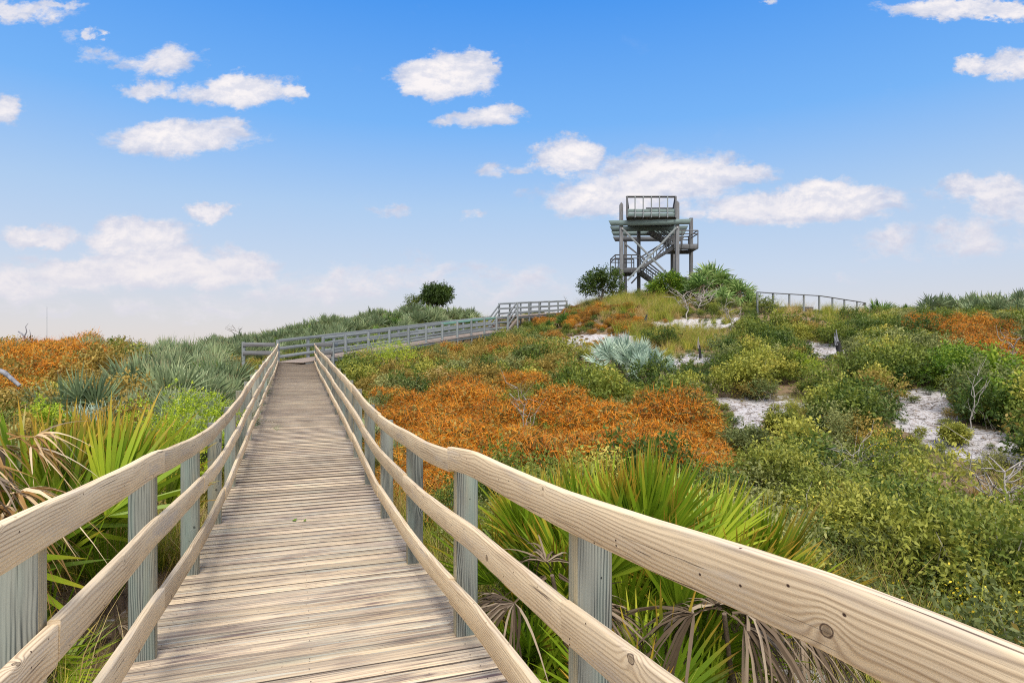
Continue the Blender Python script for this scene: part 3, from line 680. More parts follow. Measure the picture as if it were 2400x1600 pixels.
def build_fence():
    cols = [1775, 1812, 1850, 1884, 1920, 1951, 1979, 2009, 2028]
    rows = [684.5, 687, 689, 691, 693, 697.5, 702, 706.5, 710]
    vs = np.linspace(40.5, 53, 9)
    pts = [np.array((U(c, v), v, EYE+(HOR-r)/F*v)) for c, r, v in zip(cols, rows, vs)]
    f = thing('handrail_fence', tuple((pts[0][0], pts[0][1], gz(pts[0][0], pts[0][1]))), 'thin grey post and rail fence along the dune crest right of the tower', 'fence')
    for i, p in enumerate(pts):
        mb = MB(); post(mb, p[0], p[1], gz(p[0], p[1])-.4, p[2]-.03, .11, .11); mb.obj('post', M['greywood'], f)
    for a, b in zip(pts[:-1], pts[1:]):
        mb = MB(); bar(mb, a, b, .14, .055); mb.obj('top_rail', M['tower'], f)
    e = pts[-1]+np.array((1.5, 3, .05)); mb = MB(); bar(mb, pts[-1], e, .14, .055); mb.obj('top_rail', M['tower'], f)
    # low dark timber wall behind
    a = np.array((U(1797, 43), 43.)); b = np.array((U(1905, 48), 48.))
    r_ = thing('timber_wall', (a[0], a[1], gz(*a)), 'low dark stacked timber wall behind the crest fence posts', 'wall')
    for k in range(5):
        mb = MB(); za = EYE+(HOR-737+k*4.3)/F*43; zb = EYE+(HOR-737+k*4.0)/F*48
        bar(mb, (a[0], a[1], za), (b[0], b[1], zb), .10, .115); mb.obj('timber', M['palmtrunk'] if k % 2 else M['tower'], r_)
build_fence()

# ------------------------------------------------------------------ plant prototypes (meshes)
def rdir(n, up=0.0):
    v = RNG.normal(size=(n, 3)); v[:, 2] = v[:, 2]+up; return nrm(v)
def leaf_mesh(name, mat_, n=1500, r=.5, h=.8, leaf=.045, lobes=14, seed=0, asp=.45, shell=.35, twigs=14, fill=.0, spike=.0):
    """low shrub: leaves clustered on sprigs round many lobes, open between them"""
    g = np.random.default_rng(seed); mb = MB()
    a = g.random(lobes)*2*np.pi; rr = np.sqrt(g.random(lobes))*r*.75; hz = h*(.35+.5*g.random(lobes))*(1-.45*(rr/r)**2)
    cen = np.stack([np.cos(a)*rr, np.sin(a)*rr, hz], 1); rad = r*(.22+.22*g.random(lobes))
    nsp = max(n//11, 10); li = g.integers(0, lobes, nsp); d = nrm(g.normal(size=(nsp, 3))+(0, 0, .45))
    sp = cen[li]+d*(rad[li]*(1-shell*g.random(nsp)**1.5))[:, None]*np.array((1, 1, .85)); sd_ = nrm(d+g.normal(size=(nsp, 3))*.5+(0, 0, .5+spike))
    per = 11; t_ = g.random((nsp, per)); base = sp[:, None]+sd_[:, None]*(t_*leaf*4.2)[..., None]+g.normal(size=(nsp, per, 3))*leaf*.45
    dd = nrm(sd_[:, None]*.7+g.normal(size=(nsp, per, 3))*.75)
    base = base.reshape(-1, 3); dd = dd.reshape(-1, 3); base[:, 2] = np.maximum(base[:, 2], .02)
    nv = nrm(g.normal(size=dd.shape)*.7+(0, 0, 1)); Ls = leaf*(.7+.6*g.random(len(dd)))
    tr = np.repeat(np.clip(-.05+.35*g.random(nsp)+.75*(base.reshape(nsp, per, 3)[:, 0, 2]/h), 0, 1), per)*.72+.28*g.random(len(dd))  # yellower tops are new growth; darker low leaves put shade into the colour
    global RNG
    blades(mb, base, dd, nv, Ls, Ls*asp, .1, prof=(.15, 1, .1), tr=tr)
    nf = len(mb.Fc[0]); mi = [np.zeros(nf)]
    if twigs:
        ti = g.integers(0, lobes, twigs); st = np.zeros((twigs, 3)); st[:, :2] = g.normal(size=(twigs, 2))*r*.15
        en = cen[ti]+nrm(g.normal(size=(twigs, 3))+(0, 0, .6))*(rad[ti]*1.15)[:, None]
        blades(mb, st, en-st, nrm(g.normal(size=(twigs, 3))), np.linalg.norm(en-st, axis=1), .018, 0, prof=(1, .7, .5, .2))
        mi.append(np.ones(len(mb.Fc[-1])))
    return mb.mesh(name, [mat_, M['palebark']], matidx=mi)
def strand_mesh(name, mat_, under, n=3600, r=.6, h=.75, seed=0, w=.0055):
    """mound of thin tangled vine strands over a dark shrub"""
    g = np.random.default_rng(seed); mb = MB(); lob = 9
    a = g.random(lob)*2*np.pi; rr = np.sqrt(g.random(lob))*r*.7; cen = np.stack([np.cos(a)*rr, np.sin(a)*rr, h*(.3+.3*g.random(lob))], 1); rad = r*(.35+.25*g.random(lob))
    li = g.integers(0, lob, n); d = nrm(g.normal(size=(n, 3))+(0, 0, .55)); base = cen[li]+d*(rad[li]*(1-.22*g.random(n)))[:, None]
    tg = nrm(np.cross(d, g.normal(size=(n, 3)))+d*.45*g.random((n, 1))); L = .03+.08*g.random(n)**1.5
    blades(mb, base, tg, d, L, w*(.6+.8*g.random(n)), .5*g.random(n)+.1, prof=(.6, 1, 1, .8, .3), sway=g.normal(size=(n, 3))*.9)
    mi = [np.zeros(len(mb.Fc[-1]))]
    m2 = n//2; li = g.integers(0, lob, m2); d = nrm(g.normal(size=(m2, 3))+(0, 0, .4)); base = cen[li]+d*(rad[li]*(.55+.4*g.random(m2)))[:, None]; base[:, 2] = np.maximum(base[:, 2], .01)
    blades(mb, base, nrm(d+g.normal(size=(m2, 3))), nrm(g.normal(size=(m2, 3))), .06, .035, .1, prof=(.2, 1, .1)); mi.append(np.ones(len(mb.Fc[-1])))
    return mb.mesh(name, [mat_, under], matidx=mi)
def tuft_mesh(name, mat_, n=90, r=.14, L=.55, w=.008, seed=0, droop=.35):
    g = np.random.default_rng(seed); mb = MB(); a = g.random(n)*2*np.pi
    base = np.stack([np.cos(a)*r*g.random(n), np.sin(a)*r*g.random(n), np.zeros(n)], 1)
    d = nrm(np.stack([np.cos(a)*.45*g.random(n), np.sin(a)*.45*g.random(n), np.ones(n)], 1)); nv = nrm(g.normal(size=(n, 3))*(1, 1, .2))
    blades(mb, base, d, nv, L*(.5+.7*g.random(n)), w, droop*g.random(n), prof=(.8, 1, .7, .4, .1), sway=g.normal(size=(n, 3))*(.25, .25, 0))
    return mb.mesh(name, mat_)
def fan_plant(kind, name, leaves=26, nbl=24, blade=.55, pet=.55, spread=230, seed=0, el0=20, el1=85, w=.03, droop=.25, rows=5, rad=.12, az=None, tipb=.5, base_z=.05):
    """returns a MB with petioles and fan leaves"""
    g = np.random.default_rng(seed); mb = MB(); prof = {3: (.5, 1, .05), 4: (.35, 1, .7, .04), 5: (.3, .9, 1, .6, .03), 6: (.25, .8, 1, .8, .45, .02)}[rows]
    for i in range(leaves):
        az_ = g.uniform(0, 2*np.pi) if az is None else g.uniform(*az); f = (i+.5)/leaves
        el = R(el0+(el1-el0)*f**.8+g.normal()*6)
        d = np.array((math.cos(az_)*math.cos(el), math.sin(az_)*math.cos(el), math.sin(el)))
        pl = pet*g.uniform(.65, 1.2); b0 = np.array((math.cos(az_), math.sin(az_), 0))*rad*g.random()+(0, 0, base_z)
        blades(mb, [b0, b0], [d, d], [nrm(np.cross(d, (0, 0, 1)))+.001, nrm(np.cross(d, np.cross(d, (0, 0, 1))))+.001], pl, .016, .06, prof=(1.3, 1, .8), tr=.4+.3*g.random(), tb=0)
        hub = b0+d*pl; hub[2] -= .06*pl
        # leaf plane: blade continues the petiole, face turned up and outwards
        side = nrm(np.cross(d, (0, 0, 1))+g.normal(size=3)*.25); nn = nrm(np.cross(side, d)); 
        roll = g.normal()*.5; s2 = side*math.cos(roll)+nn*math.sin(roll); n2 = nrm(np.cross(s2, d))
        sp = R(spread*g.uniform(.75, 1.1)); ang = np.linspace(-sp/2, sp/2, nbl)+g.normal(size=nbl)*.02
        dd = np.cos(ang)[:, None]*d+np.sin(ang)[:, None]*s2 + n2*(.10+.12*np.abs(np.sin(ang)))[:, None]
        dd = nrm(dd+g.normal(size=dd.shape)*.03); al = np.arange(nbl) % 2*2-1
        nv = nrm(n2+s2*.0+(al*.55)[:, None]*np.cross(dd, n2))
        Lb = blade*g.uniform(.8, 1.15)*(1-.32*(np.abs(ang)/(sp/2))**2)*(1+g.normal(size=nbl)*.05)
        dr = droop*(.4+.8*g.random(nbl))*(1.2-f*.6)
        blades(mb, np.tile(hub, (nbl, 1)), dd, nv, Lb, w*(.85+.3*g.random(nbl)), dr, prof=prof, tr=np.clip(g.uniform(.15, .8)+g.normal(size=nbl)*.12, 0, 1), tb=np.clip(g.uniform(0, 1)*tipb*2*np.ones(nbl)+g.normal(size=nbl)*.15, 0, 1))
    return mb
def dead_skirt(n=8, nbl=18, blade=.6, pet=.4, seed=0, w=.028, base_z=.35, az=None, rad=.12, curl=1.0):
    """grey hanging fronds with curled blades"""
    g = np.random.default_rng(seed); mb = MB()
    for i in range(n):
        az_ = g.uniform(0, 2*np.pi) if az is None else g.uniform(*az); d = np.array((math.cos(az_)*.8, math.sin(az_)*.8, g.uniform(-.35, .35))); d = nrm(d)
        b0 = np.array((math.cos(az_)*rad, math.sin(az_)*rad, base_z*g.uniform(.6, 1.2))); pl = pet*g.uniform(.6, 1.2)
        blades(mb, [b0, b0], [d, d], [nrm(g.normal(size=3)), nrm(g.normal(size=3))], pl, .016, .35, prof=(1.3, 1, .8), tr=.4)
        hub = b0+d*pl; hub[2] -= .35*pl; side = nrm(np.cross(d, (0, 0, 1))); ang = np.linspace(-1.35, 1.35, nbl)+g.normal(size=nbl)*.06
        dd = np.cos(ang)[:, None]*nrm(d+(0, 0, .25))+np.sin(ang)[:, None]*side; dd = nrm(dd+g.normal(size=dd.shape)*.10)
        nv = nrm(np.cross(side, d)+g.normal(size=(nbl, 3))*.35)
        blades(mb, np.tile(hub, (nbl, 1)), dd, nv, blade*(.7+.5*g.random(nbl)), w*(.7+.5*g.random(nbl)), curl*(.7+.7*g.random(nbl)), prof=(.3, .9, 1, .8, .55, .3, .05), sway=g.normal(size=(nbl, 3))*.22)
    return mb
def trunk_mesh(h=.5, r=.12, seed=0, m='palmtrunk'):
    g = np.random.default_rng(seed); mb = MB(); tube(mb, [(0, 0, -.25), (0.01, 0, h*.4), (.0, .01, h)], r*1.1, r*.8, 9)
    n = 26; a = g.random(n)*6.28; z = g.random(n)*h; b = np.stack([np.cos(a)*r*.85, np.sin(a)*r*.85, z], 1); d = np.stack([np.cos(a)*.5, np.sin(a)*.5, np.ones(n)], 1)
    blades(mb, b, d, np.stack([np.cos(a), np.sin(a), np.zeros(n)], 1), .12, .05, 0, prof=(1, .8, .5)); return mb

# ------------------------------------------------------------------ scattered thickets (uncountable): instanced on points
def scatter(name, protos, pts, scl, rot, idx, label):
    """one object whose geometry nodes place prototype shrubs on its points"""
    col = bpy.data.collections.new(name+'_kinds')
    for i, me in enumerate(protos):
        o = bpy.data.objects.new(f'{name}_kind_{i:02d}', me); col.objects.link(o)
    me = bpy.data.meshes.new(name); me.vertices.add(len(pts)); me.vertices.foreach_set('co', np.asarray(pts, float).ravel())
    for nm, arr, ty in (('scl', scl, 'FLOAT_VECTOR'), ('rot', rot, 'FLOAT_VECTOR')):
        a = me.attributes.new(nm, ty, 'POINT'); a.data.foreach_set('vector', np.asarray(arr, float).ravel())
    a = me.attributes.new('idx', 'INT', 'POINT'); a.data.foreach_set('value', np.asarray(idx, int))
    ob = link(name, me); tag(ob, label, kind='stuff')
    ng = bpy.data.node_groups.new(name, 'GeometryNodeTree'); ng.interface.new_socket('Geometry', in_out='INPUT', socket_type='NodeSocketGeometry'); ng.interface.new_socket('Geometry', in_out='OUTPUT', socket_type='NodeSocketGeometry')
    N = ng.nodes; gi = N.new('NodeGroupInput'); go = N.new('NodeGroupOutput'); iop = N.new('GeometryNodeInstanceOnPoints'); ci = N.new('GeometryNodeCollectionInfo')
    ci.inputs[0].default_value = col; ci.inputs[1].default_value = True; ci.inputs[2].default_value = True
    mp = N.new('GeometryNodeMeshToPoints'); ng.links.new(gi.outputs[0], mp.inputs[0])
    def na(nm, ty):
        n = N.new('GeometryNodeInputNamedAttribute'); n.data_type = ty; n.inputs[0].default_value = nm; return n.outputs[0]
    L = ng.links; L.new(mp.outputs[0], iop.inputs['Points']); L.new(ci.outputs[0], iop.inputs['Instance']); iop.inputs['Pick Instance'].default_value = True
    L.new(na('idx', 'INT'), iop.inputs['Instance Index']); L.new(na('rot', 'FLOAT_VECTOR'), iop.inputs['Rotation']); L.new(na('scl', 'FLOAT_VECTOR'), iop.inputs['Scale'])
    L.new(iop.outputs[0], go.inputs[0])
    md = ob.modifiers.new('scatter', 'NODES'); md.node_group = ng
    return ob
def candidates():
    """jittered points over the seen ground, denser near the camera"""
    out = []
    for v0, v1, s_ in ((2.0, 9, .42), (9, 20, .52), (20, 38, .62), (38, 66, .75)):
        um = v1*.86+2
        a = np.arange(-um, um, s_); b = np.arange(v0, v1, s_); A, B = np.meshgrid(a, b)
        A = A+RNG.uniform(-.45, .45, A.shape)*s_; B = B+RNG.uniform(-.45, .45, A.shape)*s_
        k = (np.abs(A) < B*.86+2); out.append(np.stack([A[k], B[k], np.full(k.sum(), s_)], 1))
    return np.concatenate(out)
KEEP = []            # (u, v, radius) kept free for single plants
def smooth_noise(u, v, s, seed=0):
    g = np.random.default_rng(seed); z = 0
    for k in range(6): a = g.uniform(0, 6.28); f = g.uniform(.5, 1.6)/s; z = z+np.sin((u*math.cos(a)+v*math.sin(a))*f*6.28/2+g.uniform(0, 6.28))
    return z/6
exec_later = []

# ------------------------------------------------------------------ single palms and palmettos
PM = {}
def palm_kind(key, seed, matk, deadk='dead', n_dead=5, trunk=.3, **kw):
    mb = fan_plant(key, key, seed=seed, **kw); PM[key] = dict(crown=mb.mesh('crown_'+key, M[matk]))
    if n_dead: PM[key]['dead_frond'] = dead_skirt(n_dead, nbl=max(kw.get('nbl', 24)-6, 10), blade=kw.get('blade', .55)*.9, pet=kw.get('pet', .55)*.5, seed=seed+50, w=kw.get('w', .03)*.9, base_z=kw.get('base_z', .05)+.1).mesh('dead_'+key, M[deadk])
    if trunk: PM[key]['trunk'] = trunk_mesh(trunk, seed=seed).mesh('trunk_'+key, M['palmtrunk'])
def place_palm(key, u, v, label, group=None, s=1.0, rz=None, dz=0.0, cat='palm', name='saw_palmetto', keep=.5):
    z = gz(u, v)+dz; o = thing(name, (u, v, z), label, cat, group, random.uniform(0, 6.28) if rz is None else rz, s)
    for nm, me in PM[key].items():
        link({'crown': 'crown', 'dead_frond': 'dead_fronds', 'trunk': 'trunk'}[nm], me, o)
    if keep: KEEP.append((u, v, keep*s))
    return o
NR = dict(rows=6)
palm_kind('nearA', 1, 'palmlime', n_dead=7, leaves=24, nbl=24, blade=1.05, pet=1.1, spread=135, el0=48, el1=86, w=.046, droop=.12, tipb=.5, az=(1.15, 5.2), **NR)
palm_kind('nearB', 2, 'palmlime', n_dead=9, leaves=34, nbl=34, blade=.85, pet=1.05, spread=110, el0=35, el1=88, w=.030, droop=.10, tipb=.55, **NR)
palm_kind('nearE', 2, 'palmlime', n_dead=6, leaves=34, nbl=32, blade=.85, pet=1.05, spread=95, el0=68, el1=89, w=.028, droop=.08, tipb=.65, **NR)
palm_kind('nearC', 3, 'palmlime', n_dead=10, leaves=52, nbl=34, blade=.85, pet=1.05, spread=120, el0=18, el1=88, w=.032, droop=.12, tipb=.5, **NR)
palm_kind('nearD', 4, 'palmlime', n_dead=5, leaves=18, nbl=26, blade=.6, pet=.5, spread=200, el0=15, el1=85, w=.026, droop=.2, tipb=.45, **NR)
palm_kind('greyA', 11, 'palmgrey', n_dead=3, leaves=26, nbl=20, blade=.62, pet=.65, spread=170, el0=25, el1=85, w=.034, droop=.10, rows=4)
palm_kind('greyB', 12, 'palmgrey', n_dead=2, leaves=30, nbl=20, blade=.58, pet=.6, spread=160, el0=15, el1=85, w=.034, droop=.10, rows=4)
palm_kind('greenA', 13, 'palmgreen', n_dead=3, leaves=24, nbl=20, blade=.62, pet=.6, spread=190, el0=10, el1=85, w=.034, droop=.2, rows=4)
palm_kind('silver', 14, 'palmsilver', n_dead=1, leaves=34, nbl=20, blade=.60, pet=.55, spread=170, el0=8, el1=85, w=.036, droop=.10, rows=4, trunk=.1)
palm_kind('brown', 15, 'olive', deadk='deadtan', n_dead=6, leaves=8, nbl=18, blade=.5, pet=.45, spread=190, el0=0, el1=60, w=.026, droop=.5, rows=5)
palm_kind('farA', 21, 'palmgrey', n_dead=1, trunk=0, leaves=18, nbl=13, blade=.60, pet=.55, spread=190, el0=15, el1=88, w=.055, droop=.12, rows=3)
palm_kind('farB', 22, 'palmgrey', n_dead=0, trunk=0, leaves=22, nbl=13, blade=.55, pet=.55, spread=200, el0=10, el1=88, w=.05, droop=.1, rows=3)
palm_kind('farC', 23, 'palmgreen', n_dead=2, trunk=0, leaves=18, nbl=13, blade=.60, pet=.5, spread=200, el0=5, el1=88, w=.05, droop=.18, rows=3)
palm_kind('sabal', 24, 'palmfresh', n_dead=5, trunk=1.2, leaves=24, nbl=13, blade=1.15, pet=.7, spread=230, el0=-30, el1=88, w=.10, droop=.45, rows=4, base_z=1.2)
# foreground
place_palm('nearC', 1.05, 5.35, 'large lime green palm with orange tips behind the near right rail', s=1.12, keep=1.0, cat='palm', rz=.4)
place_palm('nearB', 1.85, 5.9, 'lime green palm at the right end of the clump beyond the near right rail', s=1.02, keep=.9, cat='palm', rz=2)
place_palm('nearB', .35, 6.1, 'orange tipped palm left in the clump behind the second right post', s=.98, keep=.8, cat='palm', rz=4)
place_palm('nearA', -3.72, 4.9, 'tall lime green palm with long loose blades at the left edge', s=1.0, keep=.8, cat='palm', rz=0)
place_palm('nearE', -3.95, 6.1, 'dense lime green palm with orange tips beside the left rail', s=1.05, keep=.8, cat='palm', rz=0)
place_palm('nearD', -2.75, 3.1, 'low green palm seen between the near left rails', s=1.1, keep=.5, cat='palm', rz=3)
place_palm('nearD', -4.5, 4.1, 'low palm with curled dry blades at the left picture edge', s=1.2, keep=.5, cat='palm', rz=2)
place_palm('nearD', -3.55, 4.3, 'small yellow green palm under the left rail joint', s=.8, keep=.4, cat='palm', rz=5)
place_palm('nearD', .95, 3.9, 'dark green fan palm right of the nearest right post', s=1.25, keep=.6, cat='palm', rz=1.3)
place_palm('nearD', .05, 4.9, 'small palm with drooping brown fronds behind the lower right rails', s=1.0, keep=.6, cat='palm', rz=.2)
# dead hanging fronds in front of the near right clump
def dead_clump(u, v, z, seed, label, mk='dead', **kw):
    o = thing('dead_palm_frond', (u, v, z), label, 'dead fronds', 'dead hanging fronds')
    mb = dead_skirt(seed=seed, **kw); link('frond_blades', mb.mesh('frond', M[mk]), o)
    mb = MB(); g_ = gz(u, v)-z; tube(mb, [(0, 0, .08), (.08, .12, g_*.25), (.2, .3, g_*.7), (.25, .38, g_-.1)], .016, .02, 5); link('stalk', mb.mesh('stalk', M['palmtrunk']), o)
dead_clump(1.35, 3.95, EYE-1.75, 71, 'grey dead frond fan hanging below the near right rail', n=5, nbl=30, blade=.62, pet=.12, base_z=.1, w=.024, rad=.05, curl=1.3)
dead_clump(1.95, 4.45, EYE-1.95, 72, 'second grey dead frond fan, hanging right of the larger one', n=4, nbl=26, blade=.6, pet=.15, base_z=.1, w=.022, rad=.05, curl=1.3)
dead_clump(.28, 4.35, EYE-1.65, 73, 'brown dead fronds between the two nearest right posts', n=5, nbl=26, blade=.65, pet=.25, base_z=.1, w=.02, rad=.05, curl=.9)
dead_clump(-4.15, 4.45, EYE-1.05, 74, 'pale curled dead fronds at the left picture edge', n=5, nbl=20, blade=.55, pet=.3, base_z=.3, w=.026, rad=.05, curl=1.1)
dead_clump(-4.0, 4.85, EYE-.85, 75, 'dry tan curled fronds above the left rail at the picture edge', mk='deadtan', n=8, nbl=16, blade=.40, pet=.25, base_z=.2, w=.022, rad=.05, curl=.8)
dead_clump(-3.85, 4.4, EYE-1.2, 76, 'grey tan fronds low behind the left rail at the picture edge', mk='deadtan', n=6, nbl=20, blade=.55, pet=.25, base_z=.2, w=.026, rad=.05, curl=1.1)
# middle distance left of the boardwalk
G1 = 'saw palmettos left of the boardwalk'
for i, (px, v, k, s_, lb) in enumerate([
 (522, 13.6, 'greyA', 1.15, 'big dark green fan palmetto against the left rail'), (455, 13.5, 'greyA', 1.2, 'grey green palmetto behind the lime bush'), (400, 15, 'greyB', 1.2, 'upright grey palmetto behind the lime bush, to the left'),
 (550, 16.5, 'greyB', 1.0, 'orange tipped palmetto beside the left rail near its far end'), (520, 17.5, 'greyA', 1.15, 'palmetto in the middle of the left thicket'), (350, 17, 'greyA', 1.3, 'tall spiky palmetto at the top of the left thicket'),
 (300, 14.5, 'greyB', 1.1, 'blue grey palmetto right of the orange mound'), (235, 13, 'silver', .95, 'pale blue grey palmetto in front of the orange mound'), (190, 12, 'silver', .85, 'small pale palmetto left below the orange mound'),
 (160, 10, 'greyB', .8, 'low grey palmetto behind the tall left palm'), (455, 20, 'greyB', 1.2, 'palmetto behind the thicket under the skyline, left of the walkway'), (400, 21, 'greyA', 1.25, 'palmetto on the skyline left of the grey landing rail'),
 (330, 22, 'greyB', 1.2, 'palmetto on the skyline at the middle left'), (205, 24, 'greyA', 1.2, 'palmetto peeking over the orange mound'), (0, 22, 'greyB', 1.2, 'palmetto at the left end of the skyline'), (505, 24, 'greyB', 1.0, 'palmetto just left of the landing rail')]):
    place_palm(k, U(px, v), v, lb, G1, s_, keep=.5)
rl = np.random.default_rng(15); done = []
for _ in range(900):
    px = rl.uniform(150, 640); v = rl.uniform(9.5, 25); u = U(px, v); X, Y = bwxy(u, v)
    if X > -1.75 or (px > 530 and v > 16.5) or (px < 320 and v > 14) or (px < 330 and v > 17) or (v < 14 and px < 400 and px > 260): continue
    if any((u-a)**2+(v-b)**2 < 1.05**2 for a, b, c_ in KEEP if c_ < .9) or (380 < px < 470 and v < 11.5): continue
    zn = 'next to the left rail' if X > -3.2 else ('near the skyline' if v > 18 else 'behind the left palms')
    place_palm(['greyA', 'greyB', 'greyB', 'greenA'][int(rl.integers(0, 4))], u, v, f'grey green saw palmetto in the left thicket, {zn}', G1, rl.uniform(1.0, 1.35)*(1.2 if v > 14 else 1), keep=.4)
for X, Y, k, s_, lb in ((-1.22, 17.2, 'greenA', .62, 'small palmetto poking through the left rail onto the planks'), (-1.3, 19.6, 'brown', .65, 'orange brown palmetto tuft at the left rail'), (1.34, 15.2, 'brown', .85, 'dry brown palmetto fronds poking through the right rail'),
 (1.7, 16.2, 'greyA', .75, 'palmetto right of the boardwalk beside the dry fronds'), (2.0, 13.4, 'greyA', .75, 'palmetto right of the middle of the boardwalk'), (1.9, 19.5, 'greyB', .8, 'upright palmetto at the far end of the right rail'), (2.4, 17.4, 'greenA', .7, 'green palmetto a step behind the right rail'), (1.55, 11.9, 'brown', .5, 'dry grass like palmetto under the right rail')):
    p = bw(X, Y, 0); place_palm(k, p[0], p[1], lb, 'palmettos beside the boardwalk', s_, keep=.3)
for px, v, s_, lb in ((1452, 25.5, 1.25, 'silver blue palmetto, upper of the pair on the middle of the slope'), (1490, 25.0, 1.1, 'silver blue palmetto, middle of the group on the slope'), (1530, 23.8, .95, 'silver blue palmetto, lowest of the group on the slope')):
    place_palm('silver', U(px, v), v, lb, 'silver palmettos on the slope', s_*1.1, keep=1.3, dz=.5); KEEP.append((U(px, v)*.94, v-1.6, 1.1))
# ridge behind the walkway
nr_ = 0
rg = np.random.default_rng(5)
for px in np.arange(495, 1120, 15):
    for row in range(4):
        x = px+rg.uniform(-9, 9); vtop = np.interp(x, [495, 700, 900, 1020, 1120], [42, 46, 49, 51, 53])
        v = vtop-row*2.3+rg.uniform(-.7, .7)
        u = U(x, v); q = np.array((u, v))-WA; ss = q@WN; tt = q@WD
        if ss > -1.0 and tt > -1.5: continue
        if row and rg.random() < .12: continue
        k = ['farA', 'farB', 'farC'][int(rg.choice(3, p=[.42, .36, .22]))]
        zone = 'dune shoulder behind the landing' if x < 700 else ('dune face behind the walkway' if x < 950 else 'dune top below the round tree')
        place_palm(k, u, v, f'grey green saw palmetto in the thicket, {zone}', 'saw palmettos on the dune behind the walkway', rg.uniform(.95, 1.4), keep=.3); nr_ += 1
# crest right of the fence
for i, (px, v, k, s_, lb) in enumerate([(2062, 45, 'farC', 1.05, 'dark green palmetto on the crest at the end of the thin fence'), (2128, 46, 'farC', .7, 'tiny palmetto alone on the crest right of the fence end'),
 (2190, 44, 'farA', 1.25, 'leftmost palmetto of the clump on the right crest'), (2235, 46, 'farC', 1.3, 'green palmetto at the top of the right crest clump'), (2265, 43, 'farA', 1.3, 'grey palmetto in the middle of the right crest clump'), (2305, 47, 'farC', 1.4, 'tallest palmetto of the right crest clump'),
 (2330, 43, 'farB', 1.3, 'palmetto in front of the tallest one on the right crest'), (2365, 46, 'farC', 1.35, 'palmetto on the skyline near the right picture edge'), (2390, 42, 'farA', 1.3, 'grey palmetto at the right picture edge'), (2345, 40, 'farB', 1.2, 'lowest palmetto of the right crest clump'), (2290, 41, 'farA', .9, 'small pale palmetto below the right crest clump'), (2400, 38.5, 'farB', 1.1, 'palmetto cut by the right picture edge')]):
    place_palm(k, U(px, v), v, lb, 'palmettos on the right crest', s_*1.25, keep=.9, dz=.15)
# sabal cluster right of the tower
for px, v, s_, dz, lb in ((1668, 47, 1.0, .2, 'tallest cabbage palm of the cluster right of the tower'), (1640, 46, .85, 0, 'left cabbage palm of the cluster by the dead branches'), (1700, 46.5, .85, 0, 'cabbage palm behind the right front one beside the tower'), (1735, 45.5, .72, 0, 'right cabbage palm of the cluster, next to the fence'), (1690, 44.5, .62, -.1, 'front cabbage palm of the cluster, with brown skirt'), (1755, 44.5, .5, 0, 'lowest cabbage palm at the fence start')):
    place_palm('sabal', U(px, v), v, lb, 'cabbage palms right of the tower', s_*1.3, keep=1.2, dz=dz-.4, name='cabbage_palm')
place_palm('farC', U(1320, 46), 46, 'dark palmetto on the dune top left of the tower', None, 1.1, keep=.5)
place_palm('farC', U(1290, 47), 47, 'smaller palmetto left of the dark one near the walkway top', None, .8, keep=.5)

# ------------------------------------------------------------------ single trees and bushes
def crown_tree(name, u, v, label, matk, r, h, th, n=2600, leaf=.09, lobes=16, seed=0, cat='tree', trunkm='bark', tr=.07, z0=None, asp=.5, group=None, lean=0.0, keep=None):
    g = np.random.default_rng(seed); z = gz(u, v) if z0 is None else z0
    o = thing(name, (u, v, z), label, cat, group)
    mb = MB(); a = g.random(lobes)*2*np.pi; rr = np.sqrt(g.random(lobes))*r*.8; cz = th+(h-th)*(.15+.75*g.random(lobes))*(1-.35*(rr/r)**2)
    cen = np.stack([np.cos(a)*rr+lean, np.sin(a)*rr*.9, cz], 1); rad = r*(.16+.20*g.random(lobes))
    nsp = n//10; li = g.integers(0, lobes, nsp); d = nrm(g.normal(size=(nsp, 3))+(0, 0, .2)); sp = cen[li]+d*(rad[li]*(.35+.65*g.random(nsp)))[:, None]
    sdv = nrm(d+g.normal(size=(nsp, 3))*.6); base = (sp[:, None]+sdv[:, None]*(g.random((nsp, 10))*leaf*3)[..., None]+g.normal(size=(nsp, 10, 3))*leaf*.4).reshape(-1, 3)
    dd = nrm(np.repeat(sdv, 10, 0)+g.normal(size=(nsp*10, 3))*.8); nv = nrm(g.normal(size=dd.shape)*.7+(0, 0, 1)); Ls = leaf*(.7+.6*g.random(len(dd)))
    blades(mb, base, dd, nv, Ls, Ls*asp, .15, prof=(.2, 1, .1), tr=np.repeat(g.random(nsp), 10)*.6+.4*g.random(len(dd)))
    link('crown', mb.mesh(name+'_crown', M[matk]), o)
    mb = MB(); tube(mb, [(0, 0, -.3), (lean*.3+.02, 0, th*.6), (lean*.8, .02, th+.1)], tr, tr*.7, 7)
    for i in range(min(lobes, 14)): c = cen[i]; s0 = np.array((lean*.6, 0, th*g.uniform(.3, .95))); mid = (s0+c)/2+g.normal(size=3)*r*.06; tube(mb, [s0, mid, c], tr*.4, tr*.08, 4)
    link('trunk', mb.mesh(name+'_trunk', M[trunkm]), o)
    KEEP.append((u, v, (keep if keep is not None else r*.6)))
    return o
crown_tree('sea_grape', U(1410, 53), 53, 'broad dark leafed tree left of the tower legs', 'oakdark', 2.0, 3.5, 1.0, n=9500, leaf=.12, lobes=22, seed=3, asp=.7, z0=gz(U(1410, 53), 53)-.1)
if 0: crown_tree('sea_grape', U(1485, 56), 56, 'low dark shrub inside the tower legs', 'oakdark', 1.1, 1.6, .4, n=2500, leaf=.12, lobes=14, seed=33, asp=.7, cat='bush')
crown_tree('leafy_bush', U(1558, 47.5), 47.5, 'bright green leafy bush at the foot of the tower', 'fresh', 1.45, 2.2, .3, n=10500, leaf=.12, lobes=24, seed=4, cat='bush', asp=.6)
